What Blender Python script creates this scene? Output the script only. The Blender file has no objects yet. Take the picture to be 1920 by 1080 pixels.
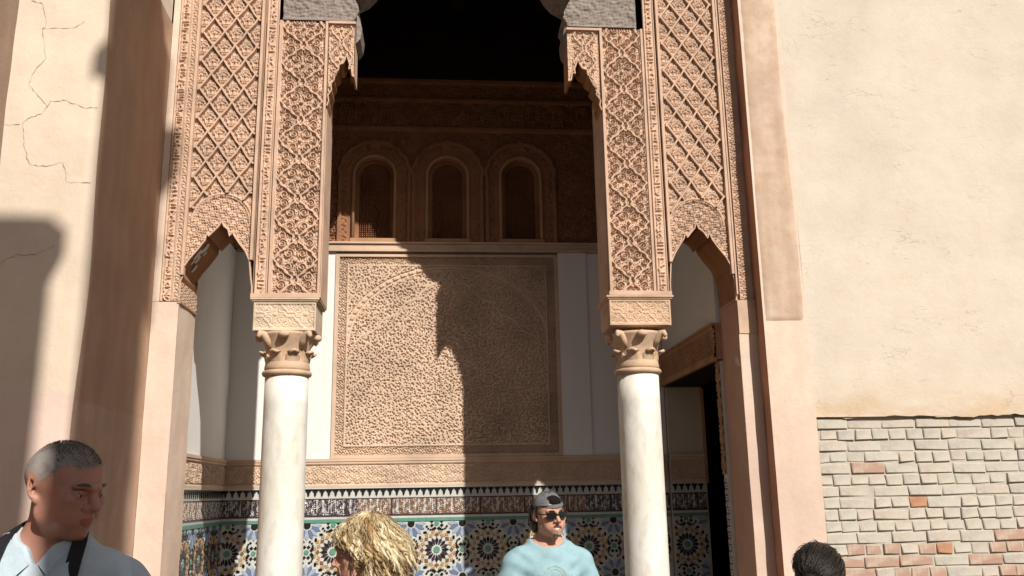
import bpy, math, random
import numpy as np
from mathutils import Matrix, Vector
random.seed(7); RNG = np.random.default_rng(7)
R = math.radians
SC = bpy.context.scene
COL = SC.collection

# ------------------------------------------------------------------ camera
SUN = np.array([.475, -1., .86])                     # towards the sun
cam_d = bpy.data.cameras.new('camera'); cam = bpy.data.objects.new('camera', cam_d); COL.objects.link(cam)
F_PX = 1675.
_Y = np.array([818 - 960, 930 - 540, F_PX]); _Y /= np.linalg.norm(_Y)
_Z = np.array([-124, -7240, F_PX]); _Z = _Z - _Y * (_Z @ _Y); _Z /= np.linalg.norm(_Z)
_X = np.cross(_Y, _Z)
ROT = np.array([_X, _Y, _Z])                          # image axes (right, down, forward) -> world
m = Matrix.Identity(4)
for i in range(3):
    m[i][0] = ROT[i][0]; m[i][1] = -ROT[i][1]; m[i][2] = -ROT[i][2]
m[0][3], m[1][3], m[2][3] = 0, -5.6, 1.72
cam.matrix_world = m
cam_d.sensor_width = 36; cam_d.lens = F_PX / 1920 * 36
cam_d.clip_start = .05; cam_d.clip_end = 500
SC.camera = cam

# ------------------------------------------------------------------ world, sun, exposure
w = bpy.data.worlds.new('World'); SC.world = w; w.use_nodes = True
nt = w.node_tree
sky = nt.nodes.new('ShaderNodeTexSky'); sky.sky_type = 'NISHITA'; sky.sun_disc = False
sky.sun_elevation = math.atan2(SUN[2], math.hypot(SUN[0], SUN[1]))
sky.sun_rotation = math.atan2(SUN[0], SUN[1])
sky.dust_density = 2.5; sky.air_density = 1.0
bg = nt.nodes['Background']; bg.inputs['Strength'].default_value = .05
nt.links.new(sky.outputs[0], bg.inputs[0])
sl = bpy.data.lights.new('sun', 'SUN'); so = bpy.data.objects.new('sun', sl); COL.objects.link(so)
sl.energy = 5.0; sl.angle = R(.53); sl.color = (1, .955, .885)
so.rotation_euler = Vector(SUN).to_track_quat('Z', 'Y').to_euler()
so.location = (4, -10, 12)
vs = SC.view_settings
vs.view_transform = 'Standard'; vs.look = 'None'; vs.gamma = 1; vs.use_curve_mapping = False; vs.exposure = .22
SC.cycles.max_bounces = 8; SC.cycles.diffuse_bounces = 3

# ------------------------------------------------------------------ materials
def nodes_of(name):
    mt = bpy.data.materials.new(name); mt.use_nodes = True
    return mt, mt.node_tree, mt.node_tree.nodes['Principled BSDF']

def noise(t, scale, detail=4, rough=.55, vec=None, dist=0.):
    n = t.nodes.new('ShaderNodeTexNoise'); n.inputs['Scale'].default_value = scale
    n.inputs['Detail'].default_value = detail; n.inputs['Roughness'].default_value = rough
    n.inputs['Distortion'].default_value = dist
    if vec is not None: t.links.new(vec, n.inputs['Vector'])
    return n.outputs['Fac']

def ramp(t, fac, stops):
    r = t.nodes.new('ShaderNodeValToRGB'); e = r.color_ramp.elements
    while len(e) < len(stops): e.new(.5)
    for q, (p, c) in zip(e, stops):
        q.position = p; q.color = (*c, 1) if not isinstance(c, float) else (c, c, c, 1)
    t.links.new(fac, r.inputs[0]); return r.outputs[0]

def mixc(t, fac, a, b, mode='MIX'):
    x = t.nodes.new('ShaderNodeMix'); x.data_type = 'RGBA'; x.blend_type = mode
    for s, v in ((x.inputs[0], fac), (x.inputs[6], a), (x.inputs[7], b)):
        if hasattr(v, 'is_linked'): t.links.new(v, s)
        elif isinstance(v, (int, float)): s.default_value = v
        else: s.default_value = (*v, 1)
    return x.outputs[2]

def coords(t, scale=(1, 1, 1), loc=(0, 0, 0)):
    tc = t.nodes.new('ShaderNodeTexCoord'); mp = t.nodes.new('ShaderNodeMapping')
    mp.inputs['Scale'].default_value = scale; mp.inputs['Location'].default_value = loc
    t.links.new(tc.outputs['Object'], mp.inputs[0]); return mp.outputs[0]

def math_n(t, op, a, b=None, clamp=False):
    n = t.nodes.new('ShaderNodeMath'); n.operation = op; n.use_clamp = clamp
    for i, v in enumerate((a, b)):
        if v is None: continue
        if hasattr(v, 'is_linked'): t.links.new(v, n.inputs[i])
        else: n.inputs[i].default_value = v
    return n.outputs[0]

def bump(t, bsdf, h, strength=.3, dist=.01):
    b = t.nodes.new('ShaderNodeBump'); b.inputs['Strength'].default_value = strength
    b.inputs['Distance'].default_value = dist
    t.links.new(h, b.inputs['Height']); t.links.new(b.outputs[0], bsdf.inputs['Normal'])

def zcoord(t):
    tc = t.nodes.new('ShaderNodeNewGeometry'); s = t.nodes.new('ShaderNodeSeparateXYZ')
    t.links.new(tc.outputs['Position'], s.inputs[0]); return s.outputs

def simple(name, c, var=.18, scale=6., rough=.8, bs=.15, bscale=60., spec=.3, stretch=(1, 1, 1), c2=None, sub=0., metallic=0., bdist=.004):
    mt, t, p = nodes_of(name)
    v = coords(t, stretch)
    c = np.array(c); d = np.array(c2) if c2 is not None else c * (1 - var)
    hi = np.clip(c * (1 + var * .4), 0, .95)
    f = noise(t, scale, 6, .6, v)
    col = ramp(t, f, [(.3, tuple(d)), (.55, tuple(c)), (.75, tuple(hi))])
    t.links.new(col, p.inputs['Base Color'])
    p.inputs['Roughness'].default_value = rough; p.inputs['Specular IOR Level'].default_value = spec
    p.inputs['Metallic'].default_value = metallic
    if sub:
        p.inputs['Subsurface Weight'].default_value = sub
        p.inputs['Subsurface Radius'].default_value = (.012, .004, .002); p.inputs['Subsurface Scale'].default_value = 1.
    if bs: bump(t, p, noise(t, bscale, 5, .6, v), bs, bdist)
    return mt

def plaster(name, upper, lower=None, zsplit=2.78, stain=(.40, .22, .10), stain_z=None, streak=0., mottled=.1, crackle=0.):
    mt, t, p = nodes_of(name)
    v = coords(t)
    z = zcoord(t)[2]
    n1 = noise(t, .9, 5, .6, v); n2 = noise(t, 7., 6, .65, v); n3 = noise(t, 45., 5, .6, v)
    def tone(c):
        c = np.array(c)
        return ramp(t, n1, [(.28, tuple(c * (1 - mottled * 1.6))), (.5, tuple(c)), (.72, tuple(np.clip(c * (1 + mottled * .6), 0, .9)))])
    col = tone(upper)
    if lower is not None:
        wob = math_n(t, 'MULTIPLY_ADD', noise(t, 4., 4, .6, v), .10)
        zz = math_n(t, 'ADD', z, wob)
        f = math_n(t, 'MULTIPLY', math_n(t, 'SUBTRACT', zsplit + .05, zz), 40., True)
        col = mixc(t, f, col, tone(lower))
    col = mixc(t, math_n(t, 'MULTIPLY', ramp(t, n2, [(.35, 1.), (.6, 0.)]), mottled * 2.2), col, tuple(np.array(upper) * np.array([.80, .70, .60])))
    if streak:
        s = noise(t, 3.5, 3, .5, coords(t, (2.4, 2.4, .35)))
        col = mixc(t, math_n(t, 'MULTIPLY', ramp(t, s, [(.35, 1.), (.62, 0.)]), streak), col, tuple(np.array(upper) * np.array([.5, .40, .34])))
    if stain_z:
        g = math_n(t, 'MULTIPLY', math_n(t, 'SUBTRACT', stain_z[1], z), 1. / (stain_z[1] - stain_z[0]), True)
        g = math_n(t, 'MULTIPLY', g, ramp(t, noise(t, 3.2, 5, .65, coords(t, (1., 1., 2.))), [(.36, 0.), (.62, 1.)]))
        col = mixc(t, math_n(t, 'MULTIPLY', g, .75), col, stain)
    if crackle:
        wv = t.nodes.new('ShaderNodeTexVoronoi'); wv.feature = 'DISTANCE_TO_EDGE'; wv.inputs['Scale'].default_value = 4.
        vv = t.nodes.new('ShaderNodeVectorMath'); vv.operation = 'ADD'
        nn = t.nodes.new('ShaderNodeTexNoise'); nn.inputs['Scale'].default_value = 2.5; nn.inputs['Detail'].default_value = 6
        t.links.new(coords(t, (.75, 1, 2.4)), nn.inputs['Vector'])
        t.links.new(coords(t, (.75, 1, 2.4)), vv.inputs[0]); t.links.new(nn.outputs['Color'], vv.inputs[1])
        t.links.new(vv.outputs[0], wv.inputs['Vector'])
        line = ramp(t, wv.outputs['Distance'], [(0., 1.), (.022, 0.)])
        msk = ramp(t, noise(t, 2.6, 5, .7, v), [(.5, 0.), (.62, 1.)])
        col = mixc(t, math_n(t, 'MULTIPLY', math_n(t, 'MULTIPLY', line, msk), crackle), col, tuple(np.array(upper) * np.array([.62, .58, .5])))
    t.links.new(col, p.inputs['Base Color'])
    p.inputs['Roughness'].default_value = .9; p.inputs['Specular IOR Level'].default_value = .15
    h = math_n(t, 'ADD', math_n(t, 'MULTIPLY', n2, 1.), math_n(t, 'MULTIPLY', n3, .35))
    bump(t, p, h, .35, .012)
    return mt

M = {}
M['cream'] = plaster('cream_plaster', (.65, .535, .42), (.65, .495, .42), 2.76, mottled=.10)
M['cream_right'] = plaster('cream_plaster_right', (.595, .52, .425), None, stain=(.52, .34, .18), stain_z=(2.16, 2.42), mottled=.085, crackle=.85)
M['pink'] = plaster('pink_plaster', (.665, .53, .425), (.66, .505, .41), 2.75, mottled=.12, streak=.1)
M['worn'] = plaster('worn_plaster', (.57, .43, .33), None, mottled=.30, streak=.3)
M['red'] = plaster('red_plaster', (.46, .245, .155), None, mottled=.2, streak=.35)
M['return'] = plaster('shade_toned_plaster', (.45, .305, .215), (.50, .35, .27), 2.72, mottled=.13, streak=.14)  # darker than the front face: the return's shade is put into this tone
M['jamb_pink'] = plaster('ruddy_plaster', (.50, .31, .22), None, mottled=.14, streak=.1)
M['stucco'] = simple('carved_stucco', (.575, .395, .285), .24, 5., .9, .25, 90., .1)
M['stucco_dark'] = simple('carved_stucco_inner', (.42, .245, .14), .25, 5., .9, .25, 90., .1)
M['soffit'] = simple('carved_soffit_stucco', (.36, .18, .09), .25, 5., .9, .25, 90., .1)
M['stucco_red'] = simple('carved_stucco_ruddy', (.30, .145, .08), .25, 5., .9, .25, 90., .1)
M['panel'] = simple('carved_panel_stucco', (.59, .43, .315), .3, 2.0, .85, .2, 120., .1)
M['white'] = simple('white_limewash', (.70, .69, .66), .05, 2., .85, .1, 30., .2)
M['jamb'] = simple('grey_limewash', (.55, .50, .42), .1, 2., .85, .1, 30., .2)
M['wood_grey'] = simple('weathered_cedar', (.265, .222, .19), .4, 14., .85, .5, 40., .15, (1, 1, 5.))
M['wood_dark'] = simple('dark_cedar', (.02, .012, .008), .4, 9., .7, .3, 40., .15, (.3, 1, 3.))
M['capital'] = simple('capital_plaster', (.55, .385, .26), .35, 9., .85, .3, 70., .15)
M['impost'] = simple('impost_stucco', (.62, .485, .35), .3, 8., .85, .25, 80., .15)
M['impost_r'] = simple('impost_stucco_ruddy', (.58, .40, .27), .3, 8., .85, .25, 80., .15)
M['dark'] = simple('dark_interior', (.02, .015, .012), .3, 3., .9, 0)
M['ground'] = simple('stone_paving', (.17, .13, .10), .25, 1.2, .9, .3, 25., .2)
M['gate'] = plaster('courtyard_plaster', (.34, .23, .16), None, mottled=.12)
M['crack'] = simple('crack_dirt', (.35, .255, .175), .3, 20., .95, 0)

def marble():
    mt, t, p = nodes_of('weathered_marble')
    v = coords(t, (1, 1, .5))
    a = noise(t, 3., 7, .65, v, 1.2); b = noise(t, 11., 6, .6, coords(t, (1.6, 1.6, .6))); c = noise(t, 60., 3, .5, v)
    col = ramp(t, a, [(.30, (.42, .345, .22)), (.44, (.66, .62, .53)), (.60, (.74, .72, .67)), (.75, (.70, .66, .57))])
    col = mixc(t, math_n(t, 'MULTIPLY', ramp(t, b, [(.28, 1.), (.48, 0.)]), .35), col, (.34, .27, .16))
    t.links.new(col, p.inputs['Base Color']); p.inputs['Roughness'].default_value = .55
    bump(t, p, math_n(t, 'ADD', b, math_n(t, 'MULTIPLY', c, .3)), .12, .006)
    return mt
M['marble'] = marble()
def glaze(n, c, r=.22): return simple('glazed_' + n, c, .15, 22., r, .06, 80., .5)
M['g_white'] = glaze('white', (.53, .53, .49)); M['g_black'] = glaze('black', (.018, .017, .018))
M['g_blue'] = glaze('blue', (.145, .19, .30)); M['g_pale'] = glaze('pale_blue', (.34, .39, .47))
M['g_green'] = glaze('green', (.115, .27, .20)); M['g_ochre'] = glaze('ochre', (.42, .265, .11))
M['g_brown'] = glaze('brown', (.19, .10, .06)); M['g_plum'] = glaze('plum', (.055, .035, .045))
BRICK_M = [simple('limewashed_brick', (.47, .43, .36), .2, 14., .92, .5, 50., .1),
           simple('limewashed_brick_grey', (.45, .41, .345), .22, 14., .92, .5, 50., .1),
           simple('limewashed_brick_pink', (.475, .415, .345), .24, 12., .92, .5, 50., .1),
           simple('half_bare_red_brick', (.37, .235, .175), .3, 16., .92, .5, 50., .1, c2=(.46, .39, .31)),
           simple('bare_orange_brick', (.42, .225, .135), .25, 18., .92, .5, 50., .1)]
M['mortar'] = simple('limewashed_mortar', (.475, .43, .358), .15, 8., .95, .6, 45., .1)

# ------------------------------------------------------------------ object helpers
LOC = {}
def link(o, parent=None):
    COL.objects.link(o)
    if parent is not None: o.parent = parent
    return o

def thing(name, label, cat, loc=(0, 0, 0), group=None):
    o = bpy.data.objects.new(name, None); COL.objects.link(o); o.location = loc
    o.empty_display_size = .1; o['label'] = label; o['category'] = cat
    if group: o['group'] = group
    LOC[o] = np.array(loc, float); return o

def raw_mesh(name, V, Fq, mats, midx=None, smooth=False):
    me = bpy.data.meshes.new(name)
    V = np.asarray(V, np.float32)
    if isinstance(Fq, np.ndarray):
        n, k = Fq.shape
        me.vertices.add(len(V)); me.vertices.foreach_set('co', V.ravel())
        me.loops.add(n * k); me.loops.foreach_set('vertex_index', Fq.astype(np.int32).ravel())
        me.polygons.add(n); me.polygons.foreach_set('loop_start', np.arange(0, n * k, k, dtype=np.int32))
    else:
        me.from_pydata([tuple(map(float, v)) for v in V], [], Fq)
    for q in (mats if isinstance(mats, (list, tuple)) else [mats]): me.materials.append(q)
    if midx is not None: me.polygons.foreach_set('material_index', np.asarray(midx, np.int32))
    me.polygons.foreach_set('use_smooth', np.full(len(me.polygons), smooth, bool))
    me.update(calc_edges=True); me.validate()
    return me

def part(name, V, Fq, mats, parent=None, midx=None, smooth=False, kind=None, local=False):
    V = np.asarray(V, float)
    org = np.zeros(3)
    p = parent
    while p is not None:
        org = org + LOC.get(p, 0); p = p.parent
    if not local: V = V - org
    o = bpy.data.objects.new(name, raw_mesh(name, V, Fq, mats, midx, smooth))
    if kind: o['kind'] = kind
    return link(o, parent)

class MB:
    def __init__(s): s.v = []; s.f = []; s.m = []
    def add(s, V, Fq, m=0):
        b = len(s.v); s.v += [tuple(x) for x in V]
        for q in Fq: s.f.append([b + i for i in q]); s.m.append(m)
    def box(s, x0, x1, y0, y1, z0, z1, m=0):
        s.add([(x0, y0, z0), (x1, y0, z0), (x1, y1, z0), (x0, y1, z0), (x0, y0, z1), (x1, y0, z1), (x1, y1, z1), (x0, y1, z1)],
              [(0, 1, 5, 4), (1, 2, 6, 5), (2, 3, 7, 6), (3, 0, 4, 7), (4, 5, 6, 7), (3, 2, 1, 0)], m)
    def build(s, name, mats, parent=None, smooth=False, kind=None, local=False):
        return part(name, s.v, s.f, mats, parent, s.m, smooth, kind, local)

def box(name, x0, x1, y0, y1, z0, z1, mat, parent=None, kind=None):
    b = MB(); b.box(x0, x1, y0, y1, z0, z1); return b.build(name, mat, parent, kind=kind)

def prism(name, poly, y0, y1, mat, parent=None, kind=None):
    """polygon (x, z) counter-clockwise seen from -y, extruded y0 -> y1"""
    n = len(poly)
    V = [(x, y0, z) for x, z in poly] + [(x, y1, z) for x, z in poly]
    Fq = [list(range(n)), list(range(2 * n - 1, n - 1, -1))] + [[i + n, (i + 1) % n + n, (i + 1) % n, i] for i in range(n)]
    return part(name, V, Fq, mat, parent, kind=kind)

def tube(pts, rad, sides=6, cap=True):
    P = np.array(pts, float); n = len(P)
    rad = np.full(n, rad) if np.isscalar(rad) else np.asarray(rad)
    T = np.gradient(P, axis=0); T /= np.linalg.norm(T, axis=1)[:, None] + 1e-9
    ref = np.array([0, 0, 1.]) if abs(T[0][2]) < .9 else np.array([1., 0, 0])
    V = []
    N = np.cross(T[0], ref); N /= np.linalg.norm(N)
    for i in range(n):
        N = N - T[i] * (N @ T[i]); N /= np.linalg.norm(N) + 1e-9
        B = np.cross(T[i], N)
        for k in range(sides):
            a = 2 * math.pi * k / sides
            V.append(P[i] + rad[i] * (math.cos(a) * N + math.sin(a) * B))
    Fq = [[i * sides + k, i * sides + (k + 1) % sides, (i + 1) * sides + (k + 1) % sides, (i + 1) * sides + k] for i in range(n - 1) for k in range(sides)]
    if cap: Fq += [list(range(sides))[::-1], [(n - 1) * sides + k for k in range(sides)]]
    return V, Fq

def lathe(prof, cx, cy, sides=40):
    V = []; n = len(prof)
    for r, z in prof:
        for k in range(sides):
            a = 2 * math.pi * k / sides; V.append((cx + r * math.cos(a), cy + r * math.sin(a), z))
    Fq = [[i * sides + k, i * sides + (k + 1) % sides, (i + 1) * sides + (k + 1) % sides, (i + 1) * sides + k] for i in range(n - 1) for k in range(sides)]
    return V, Fq + [list(range(sides))[::-1], [(n - 1) * sides + k for k in range(sides)]]

# ------------------------------------------------------------------ carved relief (height fields with real depth)
def sm(d, wd, e=.0025): return np.clip(.5 + (wd - d) / e, 0, 1)

def grid(u0, u1, v0, v1, step):
    nu = max(2, int(round((u1 - u0) / step)) + 1); nv = max(2, int(round((v1 - v0) / step)) + 1)
    return np.meshgrid(np.linspace(u0, u1, nu), np.linspace(v0, v1, nv))

def relief(name, U, V, H, place, mats, parent=None, mask=None, smooth=True, kind=None, midx=None):
    nv, nu = U.shape
    P = place(U, V, H).reshape(-1, 3)
    i = np.arange(nv - 1)[:, None] * nu + np.arange(nu - 1)[None]
    Fq = np.stack([i, i + 1, i + nu + 1, i + nu], -1).reshape(-1, 4)
    if mask is not None:
        mk = (mask[:-1, :-1] & mask[1:, 1:] & mask[1:, :-1] & mask[:-1, 1:]).ravel()
        Fq = Fq[mk]
        if midx is not None: midx = midx.ravel()[mk]
        used = np.unique(Fq); rm = np.full(len(P), -1); rm[used] = np.arange(len(used)); P = P[used]; Fq = rm[Fq]
    elif midx is not None: midx = midx.ravel()
    return part(name, P, Fq, mats, parent, midx, smooth, kind)

def front(y): return lambda U, V, H: np.stack([U, y - H, V], -1)
def facing_right(x): return lambda U, V, H: np.stack([x + H, U, V], -1)      # U runs along y
def facing_left(x): return lambda U, V, H: np.stack([x - H, U[:, ::-1], V], -1)

def undulate(U, V, a=.006, s=1.3, seed=0):
    r = np.random.default_rng(seed); h = np.zeros_like(U)
    for k in range(9):
        f = s * (1.0 + .6 * k); an = r.uniform(0, 6.28); h += np.sin(f * (U * math.cos(an) + V * math.sin(an)) * 2 + r.uniform(0, 6.28)) * a / (1 + .5 * k)
    return h

def spiral(X, Z, cx, cz, a, rmax, sgn=1, ph=0.):
    dx, dz = X - cx, Z - cz; r = np.hypot(dx, dz); th = np.arctan2(dz, dx) * sgn + ph
    d = np.abs(((r / a - th / (2 * math.pi)) % 1) - .5) * a
    return np.where(r < rmax, sm(np.abs(d - 0), a * .24, a * .25), 0)

def foliage(X, Z, p=.03, th=.1, w1=1.2, seed=0):
    c = np.sin(2 * math.pi * X / p + w1 * np.sin(2 * math.pi * Z / (1.7 * p) + seed)) * np.sin(2 * math.pi * Z / p + w1 * np.sin(2 * math.pi * X / (1.3 * p) + seed * 2))
    return np.clip(.5 + (c - th) * 2.2, 0, 1)

def arabesque(X, Z, hw, per):
    """mirrored interlacing lobed bands with scrolls; hw half width, per period"""
    A = np.abs(X); V = (Z / per) % 1; zc = (V - .5) * per; k = hw / .1475
    xc = (.078 + .060 * np.cos(2 * math.pi * V) + .007 * np.cos(2 * math.pi * V * 6)) * k
    sl = np.abs(.060 * 2 * math.pi / per * np.sin(2 * math.pi * V)) * k
    d = np.abs(A - xc) / np.sqrt(1 + sl ** 2)
    h = foliage(X + .01 * np.sin(40 * Z), Z, .026, .25, 1.6) * .42
    zz = np.where(V > .5, V - 1, V) * per
    for cx, cz, a, rm, sg in ((.047, .042, .017, .034, 1), (.047, -.047, .017, .034, -1), (.100, .0, .014, .022, 1), (.02, .095, .012, .018, 1), (.02, -.095, .012, .018, -1)):
        ins = spiral(A, zz, cx * k, cz, a, rm, sg)
        r = np.hypot(A - cx * k, zz - cz); h = np.where(r < rm, ins * .85, h)
    for cx, cz, a, rm, sg in ((.092, .028, .015, .030, -1), (.092, -.028, .015, .030, 1), (.125, .075, .013, .022, 1), (.125, -.075, .013, .022, -1)):
        r = np.hypot(A - cx * k, zc - cz); h = np.where(r < rm, spiral(A, zc, cx * k, cz, a, rm, sg) * .85, h)
    r = np.hypot(A, zz * .8); h = np.maximum(h, sm(r, .012)); h = np.where((r > .012) & (r < .018), 0, h)
    r2 = np.hypot(A, zc * .6); h = np.maximum(h, sm(np.abs(r2 - .02), .004))
    h = np.where((d < .0125) & (d > .0075), 0, h)
    h = np.maximum(h, sm(d, .0075))
    return h

def script(U, V, u0, u1, v0, v1, seed, pitch=.026):
    """mock calligraphy running up a strip: bars, bowls and dots"""
    r = np.random.default_rng(seed); wd = u1 - u0; h = np.zeros_like(U)
    z = v0
    segs = []
    while z < v1:
        t = r.uniform(0, 1)
        if t < .45: segs.append((u0 + .15 * wd, z, u0 + .85 * wd, z + r.uniform(-.004, .004)))
        elif t < .8:
            cx = u0 + r.uniform(.3, .6) * wd; rr = r.uniform(.010, .016)
            a0 = r.uniform(0, 6.28)
            pts = [(cx + rr * math.cos(a0 + q), z + rr * math.sin(a0 + q)) for q in np.linspace(0, r.uniform(2.8, 5.2), 7)]
            segs += [(*pts[i], *pts[i + 1]) for i in range(6)]
        else: segs.append((u0 + .55 * wd, z - .012, u0 + .8 * wd, z + .014))
        segs.append((u0 + .2 * wd, z, u0 + .2 * wd, z + pitch)) if r.uniform() < .7 else None
        z += pitch * r.uniform(.6, 1.1)
    for x0, y0, x1, y1 in segs:
        dx, dy = x1 - x0, y1 - y0; L = dx * dx + dy * dy + 1e-9
        iz = np.where((V[:, 0] > min(y0, y1) - .01) & (V[:, 0] < max(y0, y1) + .01))[0]
        if not len(iz): continue
        a, b = iz[0], iz[-1] + 1
        t = np.clip(((U[a:b] - x0) * dx + (V[a:b] - y0) * dy) / L, 0, 1)
        h[a:b] = np.maximum(h[a:b], sm(np.hypot(U[a:b] - x0 - t * dx, V[a:b] - y0 - t * dy), .0042))
    return h

# ================================================================== THE SETTING
g = MB(); g.box(-60, 60, -60, 60, -.3, 0); o = g.build('ground', M['ground']); o['kind'] = 'structure'
b = box('loggia_floor', -1.74, 1.92, .0, 1.9, -.001, .10, M['ground']); b['kind'] = 'structure'

YB = 1.9; TH = .36; ZT = 6.4                      # back wall plane, arcade thickness, wall top

# ---- right courtyard wall: plaster above, limewashed brick below
rw = thing('courtyard_wall', 'cream plastered wall with a patch of bare limewashed brickwork low on the right', 'wall', (2.09, -.12, 0))
def grid_wall(name, x0, x1, z0, z1, y, mat, parent, seed, st=.05, a=.005, hole=None, wavy=False):
    U, V = grid(x0, x1, z0, z1, st); H = undulate(U, V, a, 1.4, seed)
    edge = np.minimum(np.clip((U - x0) / .04, 0, 1), 1) * 1.0
    H = H * edge
    if wavy:
        V = V.copy(); V[0] += .006 * np.sin(U[0] * 9) + .004 * np.sin(U[0] * 31) + .003 * np.sin(U[0] * 77)
    return relief(name, U, V, H, front(y), mat, parent)
box('wall_core', 2.125, 6.5, -.094, .6, 0, ZT + .5, M['mortar'], rw)
grid_wall('plaster_face', 2.375, 6.5, 2.162, ZT + .5, -.12, M['cream_right'], rw, 3, .04, .004, wavy=True)
grid_wall('plaster_strip', 2.09, 2.377, 0, ZT + .5, -.122, M['pink'], rw, 5, .04, .003)
U, V = grid(2.102, 2.36, 2.776, ZT + .5, .02)
H = .004 + .0025 * np.abs(undulate(U, V, .5, 9, 3)); H[:, [0, -1]] = -.004; H[0] = -.004
relief('worn_patch', U, V, H, front(-.1235), M['worn'], rw)
U, V = grid(-.12, 0.02, 0, ZT + .5, .05)
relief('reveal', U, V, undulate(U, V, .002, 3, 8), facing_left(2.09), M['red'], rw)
bb = MB(); bb.add([(2.375, -.122, 2.1635), (6.5, -.122, 2.1635), (6.5, -.07, 2.1635), (2.375, -.07, 2.1635)], [(0, 1, 2, 3)])
bb.build('plaster_underside', M['mortar'], rw)
bb = MB(); bb.add([(2.3765, -.12, 0), (2.3765, -.12, 2.162), (2.3765, -.07, 2.162), (2.3765, -.07, 0)], [(0, 1, 2, 3)]); bb.build('plaster_return', M['pink'], rw)

def brick_mesh(L, hh, seed, mi):
    r = np.random.default_rng(seed); j = lambda s: r.uniform(-s, s)
    base = [(-L / 2, 0), (L / 2, 0), (L / 2, hh), (-L / 2, hh)]
    V = [(x, 0, z) for x, z in base]
    mid = [(x + j(.005), z + j(.004)) for x, z in base]
    out = [r.uniform(.024, .031), r.uniform(.020, .028), r.uniform(.0165, .020), r.uniform(.019, .024)]
    for (x, z), q in zip(mid, out): V.append((x, -q + .0035, z))
    c = .0035
    sx = lambda x: x - math.copysign(c + abs(j(.004)), x); sz = lambda z: z + (c if z < hh / 2 else -c * 2.2) * r.uniform(.5, 1.4)
    for (x, z), q in zip(mid, out): V.append((sx(x), -q, sz(z)))
    Fq = []
    for a in (0, 4):
        for i in range(4):
            k = (i + 1) % 4; Fq.append((a + i, a + k, a + 4 + k, a + 4 + i))
    Fq.append((8, 9, 10, 11))
    me = raw_mesh('brick', V, Fq, BRICK_M[mi]); return me
BM = {}
def get_brick(kind, var, mi):
    k = (kind, var, mi)
    if k not in BM: BM[k] = brick_mesh(.214 if kind else .1055, .0615, hash(k) % 9999, mi)
    return BM[k]
rb = random.Random(4); z = 2.094; row = 0; nb = 0
while z > .95:
    st = row % 2 == 0
    if row == 8: st = False
    L = .222 if st else .1135
    x = 2.40 - rb.uniform(.0, .6) * L
    while x < 4.0:
        st2 = st if rb.random() > .08 else not st
        L2 = .222 if st2 else .1135
        if x + L2 > 2.39:
            p = rb.random(); low = z < 1.42
            mi = 0 if p < .45 else 1 if p < .7 else 2
            if low and rb.random() < .40: mi = 3 if rb.random() < .88 or st2 else 4
            if row == 7 and abs(x - 2.90) < .055: mi = 4
            if row == 4 and abs(x - 2.50) < .11: mi = 3
            o = bpy.data.objects.new('brick', get_brick(st2, rb.randrange(5), mi)); link(o, rw)
            cx = x + L2 / 2
            sx = 1.
            if cx - L2 / 2 < 2.380: a = 2.382; sx = (x + L2 - a) / L2; cx = (a + x + L2) / 2
            o.location = (cx - 2.09 + rb.uniform(-.002, .002), -.0780 + .12 + rb.uniform(-.004, .004), z + rb.uniform(-.0025, .0025))
            o.scale = (max(sx, .2), 1, rb.uniform(.93, 1.04)); o.rotation_euler = (rb.uniform(-.03, .03), rb.uniform(-.012, .012), rb.uniform(-.04, .04)); nb += 1
        x += L2
    z -= 0.0700; row += 1

# ---- left projecting wall
lw = thing('projecting_wall', 'tall cream and pink plaster wall end with fine cracks, projecting at the left of the arcade', 'wall', (-1.77, -1.05, 0))
box('wall_core', -2.24, -1.80, -1.02, .36, 0, ZT + .5, M['cream'], lw)
U, V = grid(-2.25, -1.768, 0, ZT + .5, .03)
H = undulate(U, V, .004, 2, 11); ex = np.clip((-1.768 - U) / .03, 0, 1); H = H * ex
Uw = U + (U > -1.80) * (.010 * np.sin(V * 2.3 + 1) + .006 * np.sin(V * 5.1))
relief('plaster_face', Uw, V, H - .0 - .012 * (1 - ex) ** 2, front(-1.05), M['cream'], lw)
U, V = grid(-1.04, .02, 0, 4.83, .03)
H = undulate(U, V, .006, 2.4, 15) * np.clip((U + 1.04) / .12, 0, 1) * np.clip((.02 - U) / .12, 0, 1) + (U < -1.0) * (.010 * np.sin(V * 2.3 + 1) + .006 * np.sin(V * 5.1))
relief('shaded_return', U, V, H, facing_right(-1.768), M['return'], lw)
box('upper_return', -1.85, -1.772, -1.02, -.01, 4.836, ZT + .5, M['cream_right'], lw)
o = MB(); ta = np.array([-.78, .62])
o.add([(-2.25, -1.05, 0), (-2.25, -1.05, ZT + .5), (-2.25 - .78 * 2, -1.05 + .62 * 2, ZT + .5), (-2.25 - .78 * 2, -1.05 + .62 * 2, 0)], [(0, 1, 2, 3)])
o.build('chamfered_side', M['return'], lw)
def unproj(px, py, y):
    d = ROT @ np.array([px - 960, py - 540, F_PX]); t = (y + 5.6) / d[1]; return d * t + np.array([0, -5.6, 1.72])
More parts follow.
